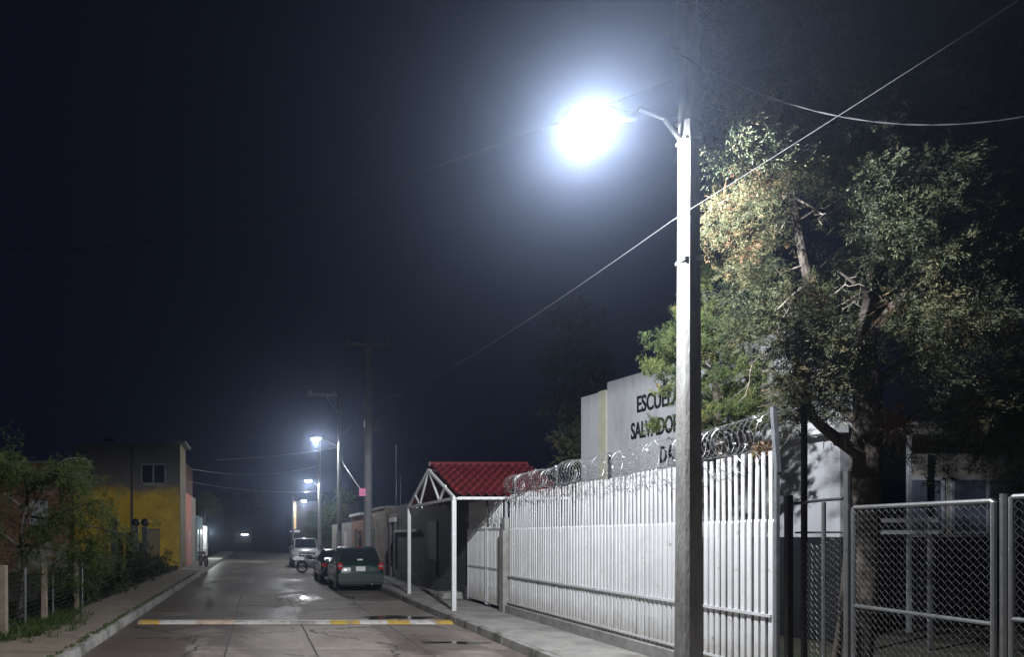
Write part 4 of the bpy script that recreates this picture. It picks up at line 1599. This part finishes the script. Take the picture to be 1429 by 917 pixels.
span((4.74, 30.3, 8.1), (4.74, 41, 7.9), 0.5, 0.012, "short drooping cable between the two tall poles")
span(P(475, 640, 41), P(508, 690, 30.2), 0.05, 0.006, "cable slanting down from the lit pole to the pink sign", m=WIRE)


# ================================================================== VEHICLES
def ring(s):
    y, zb, zbelt, w, zt, wt = s
    h = [(0, zb), (w * 0.86, zb), (w, zb + 0.12), (w * 1.01, (zb + zbelt) / 2 + 0.04), (w * 0.985, zbelt), (w * 0.94, min(zbelt + 0.04, zt - 0.01)), (wt, max(zt - 0.07, zbelt + 0.02)), (wt * 0.88, zt - 0.012), (0, zt + 0.008)]
    pts = [(x, y, z) for x, z in h]
    pts += [(-x, y, z) for x, z in reversed(h[1:-1])]
    return pts


def interp(st, y):
    for a, b in zip(st[:-1], st[1:]):
        if a[0] <= y <= b[0]:
            k = (y - a[0]) / (b[0] - a[0])
            return [a[i] + (b[i] - a[i]) * k for i in range(6)]
    return list(st[-1])


def wheel(parent, x, y, r, wd, side):
    mb = MB()
    mb.lathe([(r * 0.60, -wd / 2), (r * 0.92, -wd / 2), (r, -wd * 0.32), (r, wd * 0.32), (r * 0.92, wd / 2), (r * 0.60, wd / 2)], (x, y, r), 24, axis='x')
    w_ = mb.build("wheel", TYRE, parent, local=True, smooth=True)
    mb = MB()
    xo = x + side * (wd / 2 - 0.01)
    mb.lathe([(r * 0.60, -0.015), (r * 0.58, 0.012), (r * 0.2, 0.02), (r * 0.05, 0.018)], (xo, y, r), 20, axis='x')
    mb.build("rim", CHROME, w_, local=True)
    return w_


def car(name, label, cat, st, paint, loc, rz, wheels, r, sides, rear_win, front_win, extras, W):
    t = thing(name, label, cat, loc, rz)
    mb = MB()
    n = 16
    vs, fs = [], []
    for s in st:
        vs += ring(s)
    n = len(ring(st[0]))
    for i in range(len(st) - 1):
        for j in range(n):
            q = (j + 1) % n
            fs.append((i * n + j, i * n + q, (i + 1) * n + q, (i + 1) * n + j))
    fs.append(tuple(range(n)))
    fs.append(tuple(reversed([(len(st) - 1) * n + j for j in range(n)])))
    mb.add(vs, fs)
    o = mb.build("body", paint, t, local=True, smooth=True)
    bv = o.modifiers.new("bevel", 'BEVEL')
    bv.width = 0.02
    bv.segments = 2
    bv.limit_method = 'ANGLE'
    bv.angle_limit = R(28)
    # side windows
    for (ya, yb) in sides:
        for sgn in (-1, 1):
            mb = MB()
            vs, K = [], 6
            for i in range(K + 1):
                s = interp(st, ya + (yb - ya) * i / K)
                _, _, zbelt, w, zt, wt = s
                lo_ = Vector((w * 0.94, 0, zbelt + 0.04))
                up_ = Vector((wt, 0, zt - 0.07))
                for k in (0.04, 0.94):
                    p = lo_.lerp(up_, k)
                    vs.append((sgn * (p.x + 0.009), s[0], p.z + 0.003))
            mb.add(vs, [(2 * i, 2 * i + 1, 2 * i + 3, 2 * i + 2) for i in range(K)])
            ow = mb.build("side_window", CGLASS, t, local=True)
    for nm, spec in (("rear_window", rear_win), ("windscreen", front_win)):
        if not spec:
            continue
        a, b, k0, k1 = spec
        A, B = st[a], st[b]
        pa, pb = Vector((0, A[0], A[4])), Vector((0, B[0], B[4]))
        d = (pb - pa).normalized()
        nr = Vector((0, -d.z, d.y))
        if nr.z < 0:
            nr = -nr
        vs = []
        for k in (k0, k1):
            wv = (A[5] + (B[5] - A[5]) * k) * 0.90
            p = pa.lerp(pb, k) + nr * 0.016
            for x in (-1, -0.5, 0, 0.5, 1):
                vs.append((x * wv, p.y, p.z + 0.006 * (1 - abs(x))))
        mb = MB().add(vs, [(i, i + 1, 6 + i, 5 + i) for i in range(4)])
        mb.build(nm, CGLASS, t, local=True)
    for y in wheels:
        for sgn in (-1, 1):
            wheel(t, sgn * (W - 0.10), y, r, 0.20, sgn)
    for nm, m, bx in extras:
        MB().box(*bx).build(nm, m, t, local=True, bevel=0.012)
    mb = MB()
    for y in wheels:
        for sgn in (-1, 1):
            xa, xb = (W + 0.004, W + 0.012) if sgn > 0 else (-W - 0.012, -W - 0.004)
            pts = []
            K = 12
            vs = []
            for i in range(K + 1):
                a = PI * i / K
                for rr in (r * 1.02, r * 1.2):
                    vs.append((sgn * (W * 1.0 + 0.012), y + rr * math.cos(a), r + rr * math.sin(a) * 0.98))
            mb.add(vs, [(2 * i, 2 * i + 1, 2 * i + 3, 2 * i + 2) for i in range(K)])
    mb.build("wheel_arch", BLACKP, t, local=True)
    return t


GPAINT = mat("green_car_paint", (0.010, 0.043, 0.030), 0.3, var=0.15, scale=3, coat=0.6)
hatch = [(0.00, .40, .66, .74, .86, .70), (0.05, .30, .72, .81, .97, .765), (0.12, .26, .86, .83, 1.02, .755), (0.42, .22, .93, .84, 1.52, .63), (0.62, .21, .93, .84, 1.585, .63),
         (1.2, .20, .92, .84, 1.62, .63), (1.9, .20, .92, .84, 1.61, .63), (2.3, .2, .91, .84, 1.54, .61), (3.0, .2, .90, .84, 1.0, .70), (3.55, .22, .80, .82, .88, .68), (3.82, .28, .66, .78, .74, .64), (3.92, .36, .52, .70, .62, .58)]
ex = [
    ("tail_light", REDL, (-0.80, -0.012, 0.80, -0.63, 0.05, 1.04)), ("tail_light", REDL, (0.63, -0.012, 0.80, 0.80, 0.05, 1.04)),
    ("reversing_light", mat("clear_lens", (0.45, 0.40, 0.38), 0.6), (-0.79, -0.018, 0.905, -0.65, 0.0, 0.95)), ("reversing_light", MATS["clear_lens"], (0.65, -0.018, 0.905, 0.79, 0.0, 0.95)),
    ("number_plate", PLATE, (-0.17, -0.03, 0.74, 0.17, -0.006, 0.91)), ("plate_recess", mat("dark_green_trim", (0.02, 0.04, 0.033), 0.4), (-0.34, -0.012, 0.71, 0.34, 0.03, 0.95)),
    ("rear_bumper", mat("green_bumper", (0.016, 0.04, 0.032), 0.4, var=0.15), (-0.80, -0.07, 0.34, 0.80, 0.10, 0.66)), ("bumper_trim", BLACKP, (-0.76, -0.05, 0.27, 0.76, 0.1, 0.34)),
    ("exhaust_pipe", STEEL, (0.35, -0.09, 0.25, 0.42, 0.1, 0.30)), ("high_brake_light", REDL, (-0.12, 0.44, 1.555, 0.12, 0.50, 1.585)),
    ("wing_mirror", GPAINT, (-1.0, 2.55, 0.96, -0.86, 2.68, 1.10)), ("wing_mirror", GPAINT, (0.86, 2.55, 0.96, 1.0, 2.68, 1.10)),
    ("rear_wiper", BLACKP, (-0.02, 0.10, 1.06, 0.34, 0.125, 1.08)), ("tailgate_handle", BLACKP, (-0.22, -0.02, 0.93, 0.22, 0.01, 0.965)),
    ("side_trim", BLACKP, (-0.865, 0.75, 0.52, -0.84, 3.0, 0.57)), ("side_trim", BLACKP, (0.84, 0.75, 0.52, 0.865, 3.0, 0.57)),
    ("door_handle", BLACKP, (-0.862, 1.35, 0.84, -0.835, 1.5, 0.87)), ("door_handle", BLACKP, (-0.862, 2.25, 0.84, -0.835, 2.4, 0.87)),
    ("window_sticker", mat("pale_green_sticker", (0.6, 0.8, 0.6), 0.5), (-0.10, 0.11, 1.115, 0.10, 0.135, 1.175)),
]
car("hatchback_car", "dark green hatchback with a white plate parked by the kerb, seen from behind", "car", hatch, GPAINT, (3.68, 25.35, 0), 0,
    (0.66, 3.15), 0.29, ((0.72, 1.35), (1.43, 2.2)), (2, 3, 0.07, 0.93), (8, 7, 0.08, 0.92), ex, 0.84)

DPAINT = mat("dark_car_paint", (0.012, 0.012, 0.017), 0.25, var=0.1, coat=0.6)
sedan = [(0.00, .42, .66, .72, .82, .66), (0.06, .30, .74, .80, .93, .70), (0.30, .24, .86, .83, .98, .70), (0.75, .22, .88, .84, 1.02, .70), (1.30, .21, .90, .84, 1.38, .58), (1.7, .2, .90, .84, 1.44, .58),
         (2.3, .2, .90, .84, 1.43, .58), (2.7, .2, .9, .84, 1.34, .57), (3.35, .2, .88, .84, .98, .68), (3.9, .22, .8, .82, .86, .66), (4.2, .28, .62, .76, .70, .62), (4.3, .38, .52, .68, .6, .56)]
ex = [("tail_light", REDL, (-0.78, -0.012, 0.70, -0.50, 0.06, 0.84)), ("tail_light", REDL, (0.50, -0.012, 0.70, 0.78, 0.06, 0.84)), ("number_plate", PLATE, (-0.17, -0.03, 0.66, 0.17, 0.0, 0.80)),
      ("rear_bumper", DPAINT, (-0.79, -0.06, 0.34, 0.79, 0.1, 0.60)), ("wing_mirror", DPAINT, (-0.99, 2.8, 0.94, -0.86, 2.92, 1.06)), ("wing_mirror", DPAINT, (0.86, 2.8, 0.94, 0.99, 2.92, 1.06))]
car("sedan_car", "black sedan parked just ahead of the dark green hatchback", "car", sedan, DPAINT, (3.55, 30.3, 0), 0,
    (0.8, 3.4), 0.30, ((1.0, 1.75), (1.85, 2.9)), (3, 4, 0.08, 0.92), (8, 7, 0.08, 0.92), ex, 0.84)

SPAINT = mat("white_truck_paint", (0.62, 0.63, 0.65), 0.3, var=0.1, coat=0.5)
truck = [(0.00, .62, .95, .86, 1.08, .84), (0.05, .52, 1.0, .92, 1.14, .88), (1.0, .45, 1.02, .95, 1.16, .88), (1.75, .42, 1.03, .96, 1.17, .86), (1.85, .42, 1.04, .96, 1.80, .72), (2.3, .42, 1.04, .96, 1.88, .72), (3.1, .42, 1.04, .96, 1.86, .72),
         (3.9, .42, 1.04, .96, 1.20, .80), (4.4, .42, 1.02, .96, 1.15, .80), (5.0, .45, .95, .93, 1.08, .78), (5.15, .5, .8, .88, .98, .74), (5.22, .55, .72, .82, .9, .7)]
HL = mat("headlight_glass", (0.7, 0.72, 0.75), 0.15, var=0.05)
ex = [("headlight", HL, (-0.86, 5.08, 0.80, -0.56, 5.24, 0.98)), ("headlight", HL, (0.56, 5.08, 0.80, 0.86, 5.24, 0.98)), ("grille", BLACKP, (-0.52, 5.16, 0.70, 0.52, 5.25, 0.96)), ("grille_bar", CHROME, (-0.50, 5.22, 0.81, 0.50, 5.27, 0.85)),
      ("front_bumper", CHROME, (-0.92, 5.12, 0.46, 0.92, 5.30, 0.68)), ("number_plate", PLATE, (-0.17, 5.29, 0.5, 0.17, 5.32, 0.63)), ("wing_mirror", BLACKP, (-1.16, 3.5, 1.12, -0.98, 3.62, 1.36)), ("wing_mirror", BLACKP, (0.98, 3.5, 1.12, 1.16, 3.62, 1.36))]
car("pickup_truck", "white pickup truck parked facing the camera under the distant lamp", "pickup", truck, SPAINT, (3.25, 51.2, 0), PI,
    (1.0, 4.25), 0.38, ((1.95, 2.75), (2.85, 3.6)), None, (7, 6, 0.06, 0.92), ex, 0.96)


def motorcycle(loc, rz, label):
    t = thing("motorcycle", label, "motorcycle", loc, rz, group="parked motorcycles")
    for y in (0.0, 1.28):
        mb = MB()
        pts = [(0, y + 0.27 * math.cos(a), 0.31 + 0.27 * math.sin(a)) for a in [2 * PI * i / 24 for i in range(25)]]
        mb.tube(pts, 0.05, 8, cap=False)
        w_ = mb.build("wheel", TYRE, t, local=True, smooth=True)
        mb = MB()
        for k in range(10):
            a = 2 * PI * k / 10
            mb.tube([(0, y, 0.31), (0, y + 0.24 * math.cos(a), 0.31 + 0.24 * math.sin(a))], 0.008, 4)
        mb.lathe([(0.07, -0.03), (0.07, 0.03)], (0, y, 0.31), 10, axis='x')
        mb.build("spokes", CHROME, w_, local=True)
    mb = MB()
    mb.tube([(0.09, 1.28, 0.31), (0.09, 1.02, 0.95)], 0.022, 8)
    mb.tube([(-0.09, 1.28, 0.31), (-0.09, 1.02, 0.95)], 0.022, 8)
    mb.build("fork", CHROME, t, local=True)
    mb = MB()
    mb.tube([(0, 1.02, 0.9), (0, 0.85, 0.35), (0, 0.45, 0.32), (0, 0.0, 0.31)], 0.025, 6)
    mb.tube([(0, 1.0, 0.88), (0, 0.5, 0.74), (0, -0.25, 0.78)], 0.025, 6)
    mb.tube([(0.06, -0.02, 0.31), (0.08, 0.0, 0.72)], 0.02, 6)
    mb.tube([(-0.06, -0.02, 0.31), (-0.08, 0.0, 0.72)], 0.02, 6)
    mb.build("frame", BLACKP, t, local=True)
    MB().box(-0.13, 0.42, 0.30, 0.13, 0.82, 0.62).build("engine", mat("engine_grey", (0.15, 0.15, 0.16), 0.4, metal=0.5), t, local=True, bevel=0.03)
    mb = MB()
    mb.lathe([(0.03, -0.26), (0.12, -0.2), (0.145, 0.0), (0.12, 0.2), (0.04, 0.26)], (0, 0.75, 0.84), 14, axis='y', sy=0.8)
    mb.build("fuel_tank", mat("dark_tank", (0.05, 0.055, 0.09), 0.25, coat=0.6), t, local=True, smooth=True)
    MB().box(-0.12, -0.28, 0.78, 0.12, 0.52, 0.87).build("seat", BLACKP, t, local=True, bevel=0.03)
    mb = MB()
    mb.tube([(-0.36, 0.86, 1.06), (-0.14, 0.99, 1.03), (0.14, 0.99, 1.03), (0.36, 0.86, 1.06)], 0.016, 8)
    mb.build("handlebar", CHROME, t, local=True)
    MB().lathe([(0.04, -0.06), (0.09, 0.0), (0.09, 0.05)], (0, 1.12, 0.9), 14, axis='y').build("headlight", HL, t, local=True)
    for s in (-1, 1):
        mb = MB().tube([(s * 0.26, 0.95, 1.06), (s * 0.32, 0.93, 1.22)], 0.008, 5)
        mb.lathe([(0.06, -0.008), (0.06, 0.008)], (s * 0.33, 0.93, 1.25), 10, axis='y')
        mb.build("mirror", BLACKP, t, local=True)
    mb = MB()
    pts = [(0, 1.28 + 0.35 * math.cos(a), 0.31 + 0.35 * math.sin(a)) for a in [R(40 + 12 * i) for i in range(10)]]
    mb.tube(pts, 0.045, 6)
    pts = [(0, 0.35 * math.cos(a), 0.31 + 0.35 * math.sin(a)) for a in [R(40 + 13 * i) for i in range(10)]]
    mb.tube(pts, 0.05, 6)
    mb.build("mudguard", MATS["dark_tank"], t, local=True)
    MB().tube([(0.12, 0.7, 0.35), (0.15, 0.3, 0.26), (0.15, -0.2, 0.34)], 0.04, 8).build("exhaust", CHROME, t, local=True)
    return t


motorcycle((3.72, 38.6, 0), R(80), "dark motorcycle parked between the black sedan and the white pickup")
motorcycle((-3.45, 44.1, 0.17), R(-160), "motorcycle parked on the left pavement before the salmon house")

# small things: dry leaf tuft on the fence, stone by the gate, cables
cl = [(XF + 0.04, Y0 + 0.12 + 0.05 * i, 2.98 + 0.02 * (i % 2), 0.075, 0.97) for i in range(5)]
o = foliage("dry_leaf_tuft", cl, 1800, 0.06, 0.012, JUN, None, up=0.1)
tag(o, "tuft of rust brown dry needles caught on the near top end of the bar fence", "leaf tuft")
mb = MB()
mb.prism([(5.35, 0.15), (5.98, 0.15), (5.95, 0.36), (5.42, 0.33)], 'y', 20.7, 21.4)
tag(mb.build("stone_block", CONC, bevel=0.03), "rough low concrete block on the pavement under the canopy", "block")

# ================================================================== HAZE ADDED FOR LAMP GLOW
HZ = MB().box(-71, -13, -1.1, 71, 171, 16.5).build("haze", bpy.data.materials.new("lamp_glow_haze"))  # haze box added to give the lamps a glow like lens glare
m = HZ.data.materials[0]
m.use_nodes = True
nt = m.node_tree
nt.nodes.remove(nt.nodes["Principled BSDF"])
pv = nt.nodes.new("ShaderNodeVolumePrincipled")
pv.inputs["Color"].default_value = (0.58, 0.71, 1.0, 1)
pv.inputs["Density"].default_value = HAZE_DENSITY
pv.inputs["Anisotropy"].default_value = 0.90
nt.links.new(pv.outputs[0], nt.nodes["Material Output"].inputs["Volume"])
stuff(HZ)
HZ.display_type = 'WIRE'
